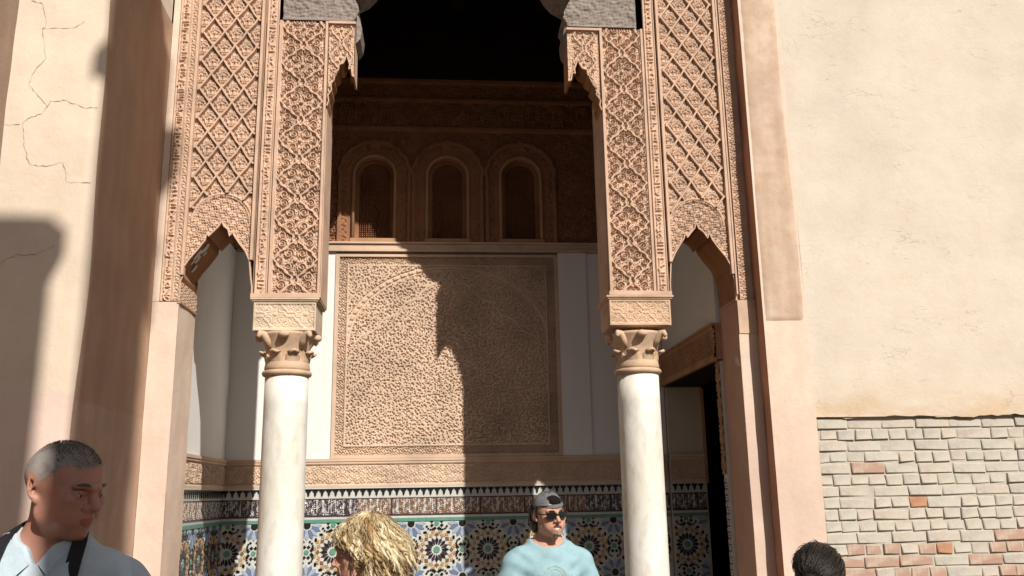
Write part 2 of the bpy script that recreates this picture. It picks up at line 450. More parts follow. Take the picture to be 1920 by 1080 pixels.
def crack(name, pts, wd, parent):
    P = []
    for i in range(len(pts) - 1):
        for q in np.linspace(0, 1, 7)[:-1]:
            x = pts[i][0] + (pts[i + 1][0] - pts[i][0]) * q + random.uniform(-1.6, 1.6); y = pts[i][1] + (pts[i + 1][1] - pts[i][1]) * q + random.uniform(-1.6, 1.6)
            P.append(unproj(x, y, -1.05))
    P = np.array(P); T = np.gradient(P, axis=0); N = np.stack([-T[:, 2], 0 * T[:, 0], T[:, 0]], 1); N /= np.linalg.norm(N, axis=1)[:, None] + 1e-9
    ww = (wd * (.25 + RNG.random(len(P)) ** 2 * 1.2))[:, None]
    hgt = undulate(P[:, 0][None], P[:, 2][None], .004, 2, 11)[0]
    P[:, 1] -= hgt * np.clip((-1.768 - P[:, 0]) / .03, 0, 1) + .0022
    V = np.concatenate([P - N * ww, P + N * ww]); n = len(P)
    part(name, V, [(i, i + 1, n + i + 1, n + i) for i in range(n - 1)], M['crack'], parent)
crack('crack', [(60, 3), (82, 8), (87, 50), (80, 56), (86, 110), (60, 140), (55, 160), (78, 185), (90, 200), (82, 212), (60, 220), (45, 233), (45, 270), (55, 308), (80, 312), (120, 306), (126, 342), (178, 342)], .0016, lw)
crack('crack', [(90, 200), (95, 190), (125, 189), (160, 203), (192, 200)], .0014, lw)
crack('crack', [(8, 236), (45, 233)], .0015, lw)
crack('crack', [(82, 54), (140, 52), (160, 38)], .0010, lw)
crack('crack', [(2, 492), (28, 478), (70, 476), (110, 458)], .0013, lw)

# ================================================================== THE ARCADE (front of the loggia)
fa = thing('carved_arcade', 'carved stucco arcade front with two lattice panels, two scrolled pilasters and small lobed arches', 'arcade', (.18, 0, 0))
def bar(name, x0, x1, z0, z1, y0=-.012, y1=.02, mat=None, parent=fa):
    return box(name, x0, x1, y0, y1, z0, z1, mat or M['stucco'], parent)

def pilaster(x0, x1, f0, f1, s0, s1, zb, zt, seed):
    """x0..x1 block, f field, s script strip"""
    o = box('pilaster', x0, x1, .03, TH, zb, zt, M['stucco'], fa)
    hw = (f1 - f0) / 2; c = (f0 + f1) / 2
    U, V = grid(f0, f1, zb + .03, zt, .0032)
    H = arabesque(U - c, V + .06, hw - .008, .272)
    e = np.minimum(np.minimum(U - f0, f1 - U), V - zb - .03); H = np.where(e < .006, .9, H)
    relief('scrollwork', U, V, H * .024, front(.022), M['stucco'], o)
    U, V = grid(s0, s1, zb + .03, zt + .4, .0032)
    H = script(U, V, s0 + .016, s1 - .016, zb + .05, zt + .4, seed)
    e = np.minimum(U - s0, s1 - U); H = np.maximum(H, sm(np.abs(e - .006), .003))
    relief('script_band', U, V, H * .012, front(.010), M['stucco'], o)
    for a, bq in ((f0, -1), (f1, 1)):
        xa, xb = (a - .016, a) if bq < 0 else (a, a + .016)
        b2 = box('moulding', xa, xb, -.008, .03, zb + .03, zt, M['stucco'], o)
    box('base_moulding', x0 - .004, x1 + .004, -.014, .03, zb + .001, zb + .028, M['stucco'], o)
    return o
pilaster(-1.162, -.735, -1.045, -.755, -1.150, -1.068, 2.952, 4.88, 5)
pilaster(1.122, 1.528, 1.142, 1.415, 1.438, 1.520, 2.972, 4.885, 6)

# scalloped arch of a narrow bay: front outline points, left to right
ARCH_L = [(-1.604, 2.93), (-1.604, 3.06), (-1.592, 3.09), (-1.602, 3.13), (-1.560, 3.20), (-1.512, 3.262), (-1.470, 3.325), (-1.462, 3.372), (-1.448, 3.352), (-1.430, 3.372), (-1.392, 3.415), (-1.372, 3.452),
          (-1.356, 3.418), (-1.330, 3.398), (-1.318, 3.352), (-1.302, 3.388), (-1.292, 3.360), (-1.255, 3.305), (-1.215, 3.255), (-1.186, 3.19), (-1.176, 3.10), (-1.163, 3.02), (-1.163, 2.95)]
ARCH_R = [(1.529, 2.97), (1.529, 3.05), (1.541, 3.19), (1.575, 3.26), (1.612, 3.318), (1.640, 3.36), (1.652, 3.402), (1.664, 3.366), (1.690, 3.40), (1.716, 3.43), (1.728, 3.472), (1.744, 3.43), (1.776, 3.405),
          (1.802, 3.362), (1.815, 3.402), (1.832, 3.352), (1.872, 3.292), (1.918, 3.232), (1.948, 3.17), (1.962, 3.08), (1.966, 2.96)]
def densify(P, n=4):
    out = []
    for a, b2 in zip(P[:-1], P[1:]):
        for q in range(n): out.append((a[0] + (b2[0] - a[0]) * q / n, a[1] + (b2[1] - a[1]) * q / n))
    return out + [P[-1]]
def arch_panel(x0, x1, arch, zt, cx, mside):
    """lattice panel x0..x1 above a lobed arch; real thickness with a carved soffit"""
    o = thing_part = bpy.data.objects.new('lattice_panel', None); link(o, fa); o.empty_display_size = .05
    ax = [p[0] for p in arch]; az = [p[1] for p in arch]
    ztop = lambda X: np.interp(X, ax, az, left=2.9, right=2.9)
    # soffit
    n = len(arch); V = [(x, .004, z) for x, z in arch] + [(x, TH, z) for x, z in arch]
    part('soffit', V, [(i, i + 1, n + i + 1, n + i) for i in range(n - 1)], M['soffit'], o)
    # back face
    V = [(x, TH, z) for x, z in arch] + [(x, TH, zt) for x, z in arch]
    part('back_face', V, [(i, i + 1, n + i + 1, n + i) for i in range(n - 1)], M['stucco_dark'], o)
    # carved ground
    U, V = grid(x0, x1, 2.935, zt, .0038)
    da, db = .1435, .205; zc0 = 3.76; w0 = x1 - x0
    xx = (U - (x0 + .02)) / da; zz = (V - zc0) / db
    p, q = (xx + zz), (xx - zz)
    fp, fq = p - np.floor(p) - .5, q - np.floor(q) - .5              # diamond cells
    dx, dz = (fp + fq) / 2 * da, (fp - fq) / 2 * db
    qd = np.maximum(np.abs(fp), np.abs(fq)) * 2
    th = np.arctan2(dz, np.abs(dx)); rr = np.hypot(dx, dz * .75)
    leaf = foliage(np.abs(dx) * 1.1 + .004, dz, .026, .15, 1.5) * .75
    H = np.where(qd < .80, leaf, .0)
    H = np.maximum(H, sm(rr, .0085)); H = np.where((rr > .0085) & (rr < .013), 0, H)
    H = np.maximum(H, sm(np.abs(np.hypot(dx, dz * .8) - .033 - .004 * np.cos(6 * th)), .004) * .9)
    # medallion: a round-headed field of fine foliage over the arch
    R0 = .188; zc = 3.455; rm = np.hypot(U - cx, V - zc)
    fine = foliage(U - cx, V, .027, .05, 1.8, 1.) * .8
    H = np.where((rm < R0) | (V < zc), fine, H)
    H = np.maximum(H, np.where(V > zc, sm(np.abs(rm - R0), .007), 0)); H = np.maximum(H, np.where(V > zc, sm(np.abs(rm - R0 + .016), .003), 0))
    low = ztop(U); dlow = V - low
    H = np.where((dlow < .022), .55, H)
    relief('carved_ground', U, V, H * .016, front(.026), M['stucco'], o, mask=(V > low - .002))
    # outline trim following the lobes
    P = np.array([(x, .006, z) for x, z in densify(arch, 3)]); P[:, 2] += .004
    Vt, Ft = tube(P, .0055, 5); part('arch_edge', Vt, Ft, M['stucco'], o)
    # ribs: every bar of the lattice by itself
    def clip(c, s):
        # line z = zc0 + db*(c + s*(x-x0-.02)/da)
        a, b2 = x0 + .012, x1 - .012; zf = lambda x: zc0 + db * (c + s * (x - x0 - .02) / da)
        N = 160; xs = np.linspace(a, b2, N); zs = zf(xs)
        ok = (zs < zt) & ((np.hypot(xs - cx, zs - zc) > R0 + .004) & (zs > zc))
        if ok.sum() < 6: return None
        xs, zs = xs[ok], zs[ok]; return xs[0], zs[0], xs[-1], zs[-1]
    k = -4
    for k in range(-4, 12):
        for s in (1, -1):
            c = k if s == 1 else k
            r = clip(c, s)
            if r is None: continue
            a = np.array([r[0], 0, r[1]]); e = np.array([r[2], 0, r[3]]); L = np.linalg.norm(e - a); t = (e - a) / L; nn = np.array([-t[2], 0, t[0]])
            wv = .0052; hy = -.004 if s == 1 else -.0015
            nseg = max(1, int(L / .06)); V2 = []
            for i in range(nseg + 1):
                pt = a + t * L * i / nseg; bow = .0035 * math.sin(i / nseg * L / .125 * math.pi * 2)
                c0 = pt + nn * bow
                V2 += [c0 - nn * (wv + .003) + [0, .02, 0], c0 - nn * wv + [0, hy, 0], c0 + nn * wv + [0, hy, 0], c0 + nn * (wv + .003) + [0, .02, 0]]
            F2 = [(i * 4 + j, i * 4 + j + 1, i * 4 + j + 5, i * 4 + j + 4) for i in range(nseg) for j in range(3)]
            part('rib', V2, F2, M['stucco'], o)
    box('moulding', x0 - .018, x0, -.010, .03, 3.10 if mside < 0 else 3.2, zt, M['stucco'], o)
    box('moulding', x1, x1 + .018, -.010, .03, 3.2 if mside < 0 else 3.12, zt, M['stucco'], o)
    return o
arch_panel(-1.585, -1.183, ARCH_L, ZT, -1.374, -1)
for i_, (xa, za, ya) in enumerate(((-1.553, 3.205, .06), (-1.535, 3.232, .10), (-1.520, 3.250, .045), (-1.500, 3.280, .13), (-1.565, 3.185, .15), (-1.486, 3.30, .08))):
    q_ = .012 + .006 * (i_ % 3); P_ = [(xa + .004 + dx, ya + dy, za - .007 + dx * 1.38) for dx, dy in ((-q_, -q_ * .7), (q_ * .8, -q_), (q_, q_ * .5), (0, q_ * 1.3), (-q_ * .9, q_ * .6))]
    part('plaster_chip', P_, [(0, 1, 2, 3, 4)], M['white'], fa)
arch_panel(1.549, 1.945, ARCH_R, ZT, 1.735, 1)
# carved pier borders at the outer edges, and the plain piers they stand on
pl = box('pier', -1.762, -1.606, .012, TH + .04, 0, 2.925, M['pink'], fa)
U, V = grid(-1.766, -1.604, 0, 2.928, .03); relief('plaster_face', U, V, undulate(U, V, .002, 3, 21), front(.004), M['pink'], pl)
U, V = grid(.004, TH + .04, 0, 2.928, .03); relief('plaster_reveal', U, V, undulate(U, V, .002, 3, 22), facing_right(-1.6035), M['pink'], pl)
pu = box('pier', -1.722, -1.606, .016, TH + .04, 2.932, ZT, M['stucco'], fa)
U, V = grid(-1.722, -1.648, 2.935, ZT, .0034)
H = script(U, V, -1.712, -1.658, 2.95, ZT, 15, .024); e = np.minimum(U + 1.722, -1.648 - U); H = np.maximum(H, sm(np.abs(e - .004), .0025))
relief('script_band', U, V, H * .014, front(.012), M['stucco'], pu)
U, V = grid(-1.646, -1.604, 2.935, ZT, .0034); H = foliage(U + 1.646, V, .021, .0, 1.1, 2.); e = np.minimum(U + 1.646, -1.604 - U); H = np.where(e < .004, 1, H)
relief('beaded_band', U, V, H * .010, front(.010), M['stucco'], pu)
U, V = grid(.016, TH + .04, 2.935, 3.06, .004); relief('carved_reveal', U, V, foliage(U, V, .02, .0, 1.) * .008, facing_right(-1.606), M['stucco'], pu)
box('edge_fillet', -1.766, -1.724, .003, .03, 2.93, ZT, M['pink'], pu)
box('reveal_moulding', -1.615, -1.592, .0, TH + .05, 2.918, 2.931, M['stucco_dark'], pl)
pr = box('pier', 1.968, 2.086, .012, TH, 0, 2.935, M['pink'], fa)
U, V = grid(1.966, 2.091, 0, 2.94, .03); relief('plaster_face', U, V, undulate(U, V, .0015, 3, 25), front(.004), M['pink'], pr)
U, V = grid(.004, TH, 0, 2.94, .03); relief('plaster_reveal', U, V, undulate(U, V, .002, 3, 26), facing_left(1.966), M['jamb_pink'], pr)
pq = box('pier', 1.968, 2.09, .02, TH, 2.945, ZT, M['stucco'], fa)
U, V = grid(1.990, 2.04, 2.945, ZT, .0034); H = foliage(U - 1.99, V, .024, .0, 1.3, 3.); e = np.minimum(U - 1.99, 2.04 - U); H = np.where(e < .005, 1, H)
H = np.where((2.04 - U < .007), np.where((V % .022) < .008, 0., 1.), H)
relief('beaded_band', U, V, H * .012, front(.008), M['stucco'], pq)
box('moulding', 1.966, 1.976, -.014, .02, 2.98, ZT, M['stucco'], pq)
box('capping', 1.968, 2.089, -.004, .02, 2.72, 2.942, M['stucco'], pr)

# brackets: half lobed arches springing from the pilasters under the cedar beam
BR_L = [(-.733, 4.262), (-.722, 4.30), (-.728, 4.335), (-.706, 4.378), (-.712, 4.42), (-.690, 4.452), (-.694, 4.492), (-.664, 4.522), (-.660, 4.560), (-.634, 4.572), (-.622, 4.60), (-.611, 4.646), (-.600, 4.598), (-.590, 4.566), (-.594, 4.53), (-.578, 4.54), (-.570, 4.482), (-.556, 4.475)]
def bracket(pts, xe, zt, sgn):
    n = len(pts); top = [(x, zt) for x, z in pts]
    yb2 = .20
    V = [(x, .0, z) for x, z in pts] + [(x, yb2, z) for x, z in pts]
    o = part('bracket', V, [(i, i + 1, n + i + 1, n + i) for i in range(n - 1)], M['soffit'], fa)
    # carved face
    xs = np.array([p[0] for p in pts]); zs = np.array([p[1] for p in pts]); od = np.argsort(xs)
    U, V2 = grid(min(xs), max(xs), 4.25, zt, .0035); low = np.interp(U, xs[od], zs[od])
    c = np.mean(xs); H = arabesque((U - c) * 1.2, V2, .09, .21); H = np.where(V2 - low < .016, .8, H); H = np.where(zt - V2 < .012, 1., H)
    relief('carved_face', U, V2, H * .016, front(.016), M['stucco'], o, mask=V2 > low - .002)
    V = [(x, yb2, z) for x, z in pts] + [(x, yb2, zt) for x, z in pts]
    part('back_face', V, [(i, i + 1, n + i + 1, n + i) for i in range(n - 1)], M['stucco_dark'], o)
    xi = xs[-1] if sgn < 0 else xs[0]
    Ve = [(xi, 0, zs[-1] if sgn < 0 else zs[0]), (xi, yb2, zs[-1] if sgn < 0 else zs[0]), (xi, yb2, zt), (xi, 0, zt)]
    part('end_face', Ve, [(0, 1, 2, 3)], M['stucco'] if sgn < 0 else M['stucco_dark'], o)
    P = np.array([(x, .003, z + .003) for x, z in densify(pts, 3)]); Vt, Ft = tube(P, .005, 5); part('lobed_edge', Vt, Ft, M['stucco'], o)
    box('top_moulding', min(xs) - .004, max(xs) + .004, -.012, .03, zt - .004, zt + .012, M['stucco'], o)
bracket(BR_L, -.735, 4.868, -1)
BR_R = [(.35 - x + .0025 * 0, z + .004) for x, z in BR_L][::-1]
BR_R = [(1.120 - (1.083 - x) * 1.12 if False else .898 + (x - .906) * 1.27, z) for x, z in BR_R]
bracket(BR_R, 1.122, 4.868, 1)
# upper outer flanks above the pilasters
box('upper_wall', -1.60, 1.97, .05, TH, 5.80, ZT + .1, M['stucco'], fa)

# ---- cedar lintel with stepped corbels
def wood(name, poly, label):
    t = thing(name, label, 'lintel', (poly[0][0], 0, 4.9), 'carved cedar corbels')
    n = len(poly); xs = [p[0] for p in poly]; zs = [p[1] for p in poly]
    prism('beam', poly, .022, .30, M['wood_grey'], t)
    U, V = grid(min(xs), max(xs), min(zs), max(zs), .007)
    P = np.array(poly); ins = np.zeros(U.shape, bool); j = n - 1
    for i in range(n):
        xi, zi, xj, zj = *P[i], *P[j]
        c = ((zi > V) != (zj > V)) & (U < (xj - xi) * (V - zi) / (zj - zi + 1e-12) + xi); ins ^= c; j = i
    H = foliage(U, V, .048, .0, 2.2, 4.) * .55 + .45 * foliage(U, V, .11, .2, 1.5, 1.)
    e = np.minimum(V - min(zs), 1); H = np.where(e < .02, .9, H)
    relief('carved_face', U, V, H * .014, front(.020), M['wood_grey'], t, mask=ins)
    return t
RC = [(1.396, 4.895), (1.396, 5.82), (.36, 5.82), (.36, 5.70), (.40, 5.60), (.41, 5.50), (.515, 5.50), (.53, 5.44), (.617, 5.386), (.64, 5.32), (.747, 5.28), (.78, 5.22), (.83, 5.16), (.925, 5.105), (.905, 5.06), (.886, 5.02), (.878, 4.975), (.896, 4.94), (.915, 4.893)]
wood('cedar_corbel', [(x, z) for x, z in RC][::-1], 'grey weathered carved cedar corbel on top of the right scrolled pilaster')
LC = [(.36 - x - .018, z) for x, z in RC]; LC[0] = (-1.045, 4.893); LC[1] = (-1.045, 5.82)
wood('cedar_corbel', LC, 'grey weathered carved cedar corbel on top of the left scrolled pilaster')
lt = thing('cedar_lintel', 'dark cedar beam joining the two stepped corbels over the central opening', 'beam', (.18, 0, 5.72))
box('beam', -.018, .36, .02, .3, 5.725, 5.82, M['wood_grey'], lt)
# drip shards of plaster at the beam ends
for x, zq, s in ((-.552, 4.90, 1), (.915, 4.90, -1)):
    V = [(x, .03, 4.96), (x, .03, 4.74), (x + s * .026, .04, 4.78), (x + s * .036, .05, 4.86), (x + s * .020, .04, 4.93), (x, .28, 4.96), (x, .28, 4.74), (x + s * .026, .28, 4.78), (x + s * .036, .28, 4.86), (x + s * .020, .28, 4.93)]
    F2 = [(0, 1, 2, 3, 4), (9, 8, 7, 6, 5)] + [(i + 5, (i + 1) % 5 + 5, (i + 1) % 5, i) for i in range(5)]
    part('broken_end', V, F2, M['wood_grey'], fa)

# ---- two marble columns with leaf capitals
def column(cx, label, mi, imp):
    t = thing('column', label, 'column', (cx, .14, 0), 'marble columns under the arcade')
    cy = .14; h = 2.47
    prof = [(.142, .12)] + [(.139 - .004 * (q ** 1.5), .12 + (h - .12) * q) for q in np.linspace(0, 1, 14)]
    V, Fq = lathe(prof, cx, cy, 48); part('shaft', V, Fq, M['marble'], t, smooth=True)
    V, Fq = lathe([(.17, .0), (.19, .03), (.185, .07), (.155, .09), (.15, .12)], cx, cy, 40); part('base', V, Fq, M['marble'], t, smooth=True)
    V, Fq = lathe([(.136, 2.468), (.150, 2.474), (.155, 2.488), (.150, 2.500), (.139, 2.504)], cx, cy, 48); part('neck_ring', V, Fq, mi, t, smooth=True)
    prof = [(.137, 2.502), (.142, 2.52), (.137, 2.545), (.132, 2.575), (.134, 2.61), (.141, 2.65), (.155, 2.69), (.172, 2.722), (.178, 2.738)]
    V, Fq = lathe(prof, cx, cy, 48); cp = part('capital', V, Fq, mi, t, smooth=True)
    for k in range(8):                                        # lower ring of curled leaves
        a = 2 * math.pi * (k + .5) / 8; ca, sa = math.cos(a), math.sin(a); tx = np.array([-sa, ca, 0]); rd = np.array([ca, sa, 0]); up = np.array([0, 0, 1.])
        c0 = np.array([cx, cy, 0])
        path = [(.130, 2.535, .040), (.141, 2.57, .046), (.148, 2.600, .044), (.160, 2.622, .042), (.177, 2.630, .036), (.186, 2.620, .024)]
        V = []; 
        for r, z, wd in path:
            for s in (-1, -.5, 0, .5, 1): V.append(c0 + rd * (r - .014 * s * s) + tx * wd * s + up * (z - .012 * abs(s)))
        for r, z, wd in path:
            for s in (-1, -.5, 0, .5, 1): V.append(c0 + rd * (r - .014 * s * s - .014) + tx * wd * s + up * (z - .012 * abs(s) - .010))
        Fq = []; n = len(path) * 5
        for i in range(len(path) - 1):
            for j in range(4):
                q = i * 5 + j; Fq += [(q, q + 1, q + 6, q + 5), (n + q + 5, n + q + 6, n + q + 1, n + q)]
        for j in range(4): q = (len(path) - 1) * 5 + j; Fq.append((q, q + 1, n + q + 1, n + q))
        for i in range(len(path) - 1):
            q = i * 5; Fq += [(q + 5, n + q + 5, n + q, q), (q + 4, n + q + 4, n + q + 9, q + 9)]
        part('leaf', V, Fq, mi, cp, smooth=True)
    for k in range(4):                                        # corner volutes and a boss on each face
        a = math.pi / 4 + k * math.pi / 2; rd = np.array([math.cos(a), math.sin(a), 0])
        pts = [np.array([cx, cy, 0]) + rd * r + np.array([0, 0, z]) for r, z in ((.130, 2.64), (.158, 2.69), (.190, 2.722), (.214, 2.724), (.222, 2.708), (.212, 2.698))]
        V, Fq = tube(pts, [.022, .028, .026, .021, .016, .010], 8); part('volute', V, Fq, mi, cp, smooth=True)
        a = k * math.pi / 2; rd = np.array([math.cos(a), math.sin(a), 0]); tx = np.array([-rd[1], rd[0], 0])
        c = np.array([cx, cy, 2.716]) + rd * .182
        V = []; Fq = []
        for i in range(7):
            for j in range(10):
                al = -math.pi / 2 + math.pi * i / 6; be = 2 * math.pi * j / 10
                V.append(c + rd * .030 * math.cos(al) * math.cos(be) + tx * .036 * math.cos(al) * math.sin(be) + np.array([0, 0, .024 * math.sin(al)]))
        for i in range(6):
            for j in range(10): Fq.append((i * 10 + j, i * 10 + (j + 1) % 10, (i + 1) * 10 + (j + 1) % 10, (i + 1) * 10 + j))
        part('boss', V, Fq, mi, cp, smooth=True)
    x0, x1, z0, z1 = imp
    ib = box('impost', x0 + .008, x1 - .008, .012, TH - .02, z0, z1 - .012, M['impost'] if cx < 0 else M['impost_r'], t)
    U, V = grid(x0 + .006, x1 - .006, z0 + .002, z1 - .02, .0035)
    cc = (x0 + x1) / 2; A = np.abs(U - cc); H = arabesque((V - (z0 + z1) / 2) * 1.1, U - cc + .06, .10, .19) * .55; e = np.minimum(np.minimum(U - x0, x1 - U), np.minimum(V - z0, z1 - .02 - V)); H = np.where(e < .018, .8, H)
    relief('carved_front', U, V, H * .012, front(.010), M['impost'] if cx < 0 else M['impost_r'], ib)
    for zz, pr2 in ((z1 - .022, .006), (z1 - .012, .014)): box('cornice', x0 - pr2, x1 + pr2, -pr2 - .002, TH - .01, zz + .001, zz + .011, M['impost'] if cx < 0 else M['impost_r'], ib)
    V, Fq = lathe([(.18, z0 - .016), (.19, z0 - .001)], cx, cy, 32)
    return t
column(-.945, 'yellowed white marble column left of centre with a worn leaf capital', M['capital'], (-1.15, -.752, 2.744, 2.952))
column(1.313, 'white marble column right of centre with a curling leaf capital', M['capital'], (1.112, 1.526, 2.776, 2.972))

# ================================================================== INSIDE THE LOGGIA
bw = thing('loggia_back_wall', 'back wall of the loggia with white plaster, carved stucco field and patterned tile dado', 'wall', (.13, YB, 0))
XL, XR = -1.70, 1.935
box('wall_core', XL - .5, 1.938, YB + .03, YB + .4, 0, 3.86, M['jamb'], bw); box('wall_core', 1.939, 2.25, YB + .03, YB + .4, 0, ZT, M['jamb'], bw); box('wall_core', XL - .5, 1.938, YB + .14, YB + .4, 3.862, ZT, M['dark'], bw)
box('white_plaster', XL, -.862, YB - .0, YB + .029, 2.03, 3.775, M['white'], bw)
box('white_plaster', 1.052, 1.300, YB - .012, YB + .029, 2.03, 3.775, M['white'], bw)
box('white_plaster', 1.302, XR, YB + .003, YB + .029, 2.03, 3.775, M['white'], bw)
# big carved field with a blind lobed arch
px0, px1, pz0, pz1 = -.86, 1.05, 2.03, 3.755
U, V = grid(px0 + .03, px1 - .03, pz0 + .025, pz1 - .02, .0035); cx = .1
def pits(U, V, p, r0, seed, jit=.22):
    h = np.zeros_like(U)
    for ox, oz in ((0, 0), (.5, .5)):
        i = np.floor(U / p + ox).astype(int); j = np.floor(V / p + oz).astype(int)
        tb = np.random.default_rng(int(seed * 10 + ox * 4)).random((3, 97, 89)); g1, g2, g3 = tb[:, i % 97, j % 89]
        dx = U - (i - ox + .5 + (g1 - .5) * jit) * p; dz = V - (j - oz + .5 + (g3 - .5) * jit) * p
        an = g1 * 6.28; ex = dx * np.cos(an) + dz * np.sin(an); ez = -dx * np.sin(an) + dz * np.cos(an); rs = r0 * (.55 + .75 * g2)
        h = np.maximum(h, np.clip(1.25 - np.hypot(ex / (rs * 1.15), ez / (rs * .85)), 0, 1) * 2.5)
    return np.clip(h, 0, 1)
H = .92 - .92 * np.maximum(pits(U - cx, V, .036, .0070, 1., .6), .75 * pits(U - cx + .009, V + .013, .029, .0042, 5., .8))
zs_ = 2.98; ea, eb = .86, .66
el = np.sqrt(((U - cx) / ea) ** 2 + (np.maximum(V - zs_, 0) / eb) ** 2); th = np.arctan2((V - zs_) / eb, (U - cx) / ea)
d = np.abs(el - 1) * .72
dots = (np.cos(th * 74) > -.2)
band = np.where(V > zs_, sm(d, .013, .006) * np.where(dots, 1, .45), 0); H = np.where((V > zs_) & (d < .028), np.where(d < .016, band, .1), H)
lam = lambda x: zs_ + .60 - np.abs(x - cx) * .78 + .035 * (np.abs(((x - cx) * 5.5) % 1 - .5) * 2)
dl = np.abs(V - lam(U)) * .75
H = np.where((dl < .009) & (V > zs_ - .02), 1.05, H)
e = np.minimum(np.minimum(U - px0 - .03, px1 - .03 - U), np.minimum(V - pz0 - .025, pz1 - .02 - V))
H = np.where(np.abs(e - .075) < .007, 1, H); H = np.where((e < .068), foliage(U, V, .024, .0, 1.2, 2.) * .8, H)
cf = relief('carved_field', U, V, H * .019, front(YB + .019), M['panel'], bw)
for q in ((px0, px0 + .032, pz0, pz1), (px1 - .032, px1, pz0, pz1), (px0 + .033, px1 - .033, pz0, pz0 + .026), (px0 + .033, px1 - .033, pz1 - .022, pz1)):
    box('field_moulding', q[0], q[1], YB - .012, YB + .029, q[2], q[3], M['panel'], bw)
box('ledge', XL, XR, YB - .03, YB + .029, 3.778, 3.800, M['panel'], bw)
box('ledge', XL, XR, YB - .016, YB + .029, 3.801, 3.845, M['panel'], bw)
box('ledge', XL, XR, YB - .034, YB + .029, 3.846, 3.862, M['panel'], bw)
# upper carved zone with three blind windows
WX = (-.546, .092, .740); HW = .168; ZS0, ZSP = 3.90, 4.475
U, V = grid(XL, XR, 3.863, 5.395, .0055)
H = foliage(U, V, .04, .0, 1.6, .3) * .6
for i, c in enumerate(WX):
    r = np.hypot(U - c, V - ZSP); inr = np.where(V > ZSP, r, np.abs(U - c))
    sc = .012 * np.abs(np.sin(np.arctan2(V - ZSP, U - c) * 9))
    H = np.where(inr < .305, foliage(U, V, .05, .2, 1.2) * .35 + .3, H)
    H = np.where((np.abs(inr - .300 - np.where(V > ZSP, sc, 0)) < .016), 1.25, H)
    tip = (V > ZSP + .25) & (np.abs(U - c) < .03 - (V - ZSP - .30) * .5) & (V < ZSP + .36); H = np.where(tip, 1.25, H)
    H = np.where(inr < .235, .25, H)
for zb_, hb in ((4.915, .02), (5.19, .02), (5.375, .02)): H = np.where(np.abs(V - zb_) < hb, 1.1, H)
H = np.where((V > 4.935) & (V < 5.17), script(V.T[:, ::1].T * 0 + V, U * 0 + U, 0, 1, 0, 0, 1) + foliage(U, V, .055, .0, 2.1, 1.) * .9, H)
mask = np.ones(U.shape, bool)
for c in WX:
    r = np.where(V > ZSP, np.hypot(U - c, V - ZSP), np.abs(U - c)); mask &= ~((r < HW) & (V > ZS0))
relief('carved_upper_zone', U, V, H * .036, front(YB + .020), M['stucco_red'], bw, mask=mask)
for c in WX:
    P = [(c - HW - .012, ZS0 - .01)] + [(c + (HW + .012) * math.cos(a), ZSP + (HW + .012) * math.sin(a)) for a in np.linspace(math.pi, 0, 18)] + [(c + HW + .012, ZS0 - .01)]
    V2, F2 = tube([(x, YB - .008, z) for x, z in P], .015, 8); wn = part('blind_window', V2, F2, M['stucco_dark'], bw, smooth=True)
    P2 = [(c - HW, ZS0)] + [(c + HW * math.cos(a), ZSP + HW * math.sin(a)) for a in np.linspace(math.pi, 0, 18)] + [(c + HW, ZS0)]
    n = len(P2); V2 = [(x, YB + .0, z) for x, z in P2] + [(x, YB + .13, z) for x, z in P2]
    part('reveal', V2, [(i, i + 1, n + i + 1, n + i) for i in range(n - 1)], M['stucco_dark'], wn)
    U, V = grid(c - HW, c + HW, ZS0, ZSP + HW, .0042); r = np.where(V > ZSP, np.hypot(U - c, V - ZSP), np.abs(U - c))
    X = U - c; p_ = .038
    hole = np.maximum(np.cos(2 * math.pi * X / p_) * np.cos(2 * math.pi * V / p_), np.cos(2 * math.pi * (X + p_ / 2) / p_) * np.cos(2 * math.pi * V / p_) * .9)
    H = np.where(hole > .22, 0, 1.); H = np.where(r > HW - .034, 1.15, H); H = np.where(np.abs(r - HW + .036) < .004, 0, H)
    relief('grille', U, V, H * .03, front(YB + .10), M['stucco_red'], wn, mask=(r < HW + .004))
    part('grille_void', [(c - HW - .02, YB + .125, ZS0 - .02), (c + HW + .02, YB + .125, ZS0 - .02), (c + HW + .02, YB + .125, ZSP + HW + .02), (c - HW - .02, YB + .125, ZSP + HW + .02)], [(0, 1, 2, 3)], M['dark'], wn)
    box('sill', c - HW - .03, c + HW + .03, YB - .024, YB + .1, ZS0 - .034, ZS0 - .004, M['stucco_dark'], wn)
# dark cedar frieze and ceiling
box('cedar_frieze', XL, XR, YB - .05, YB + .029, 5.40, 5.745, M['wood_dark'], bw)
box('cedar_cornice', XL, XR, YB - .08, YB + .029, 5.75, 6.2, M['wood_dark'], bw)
ce = thing('timber_ceiling', 'near black timber ceiling boards high inside the loggia', 'ceiling', (.13, 1., 6.2))
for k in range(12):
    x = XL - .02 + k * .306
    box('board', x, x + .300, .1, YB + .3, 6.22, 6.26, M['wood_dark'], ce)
for k in range(5): box('joist', XL + .3 + k * .76, XL + .42 + k * .76, TH, YB - .09, 6.06, 6.215, M['wood_dark'], ce)
rf = thing('loggia_roof', 'flat roof slab closing the loggia above the frame', 'roof', (.13, 1., ZT))
box('slab', -2.3, 2.2, .05, YB + .5, 6.5, 6.75, M['stucco_dark'], rf)

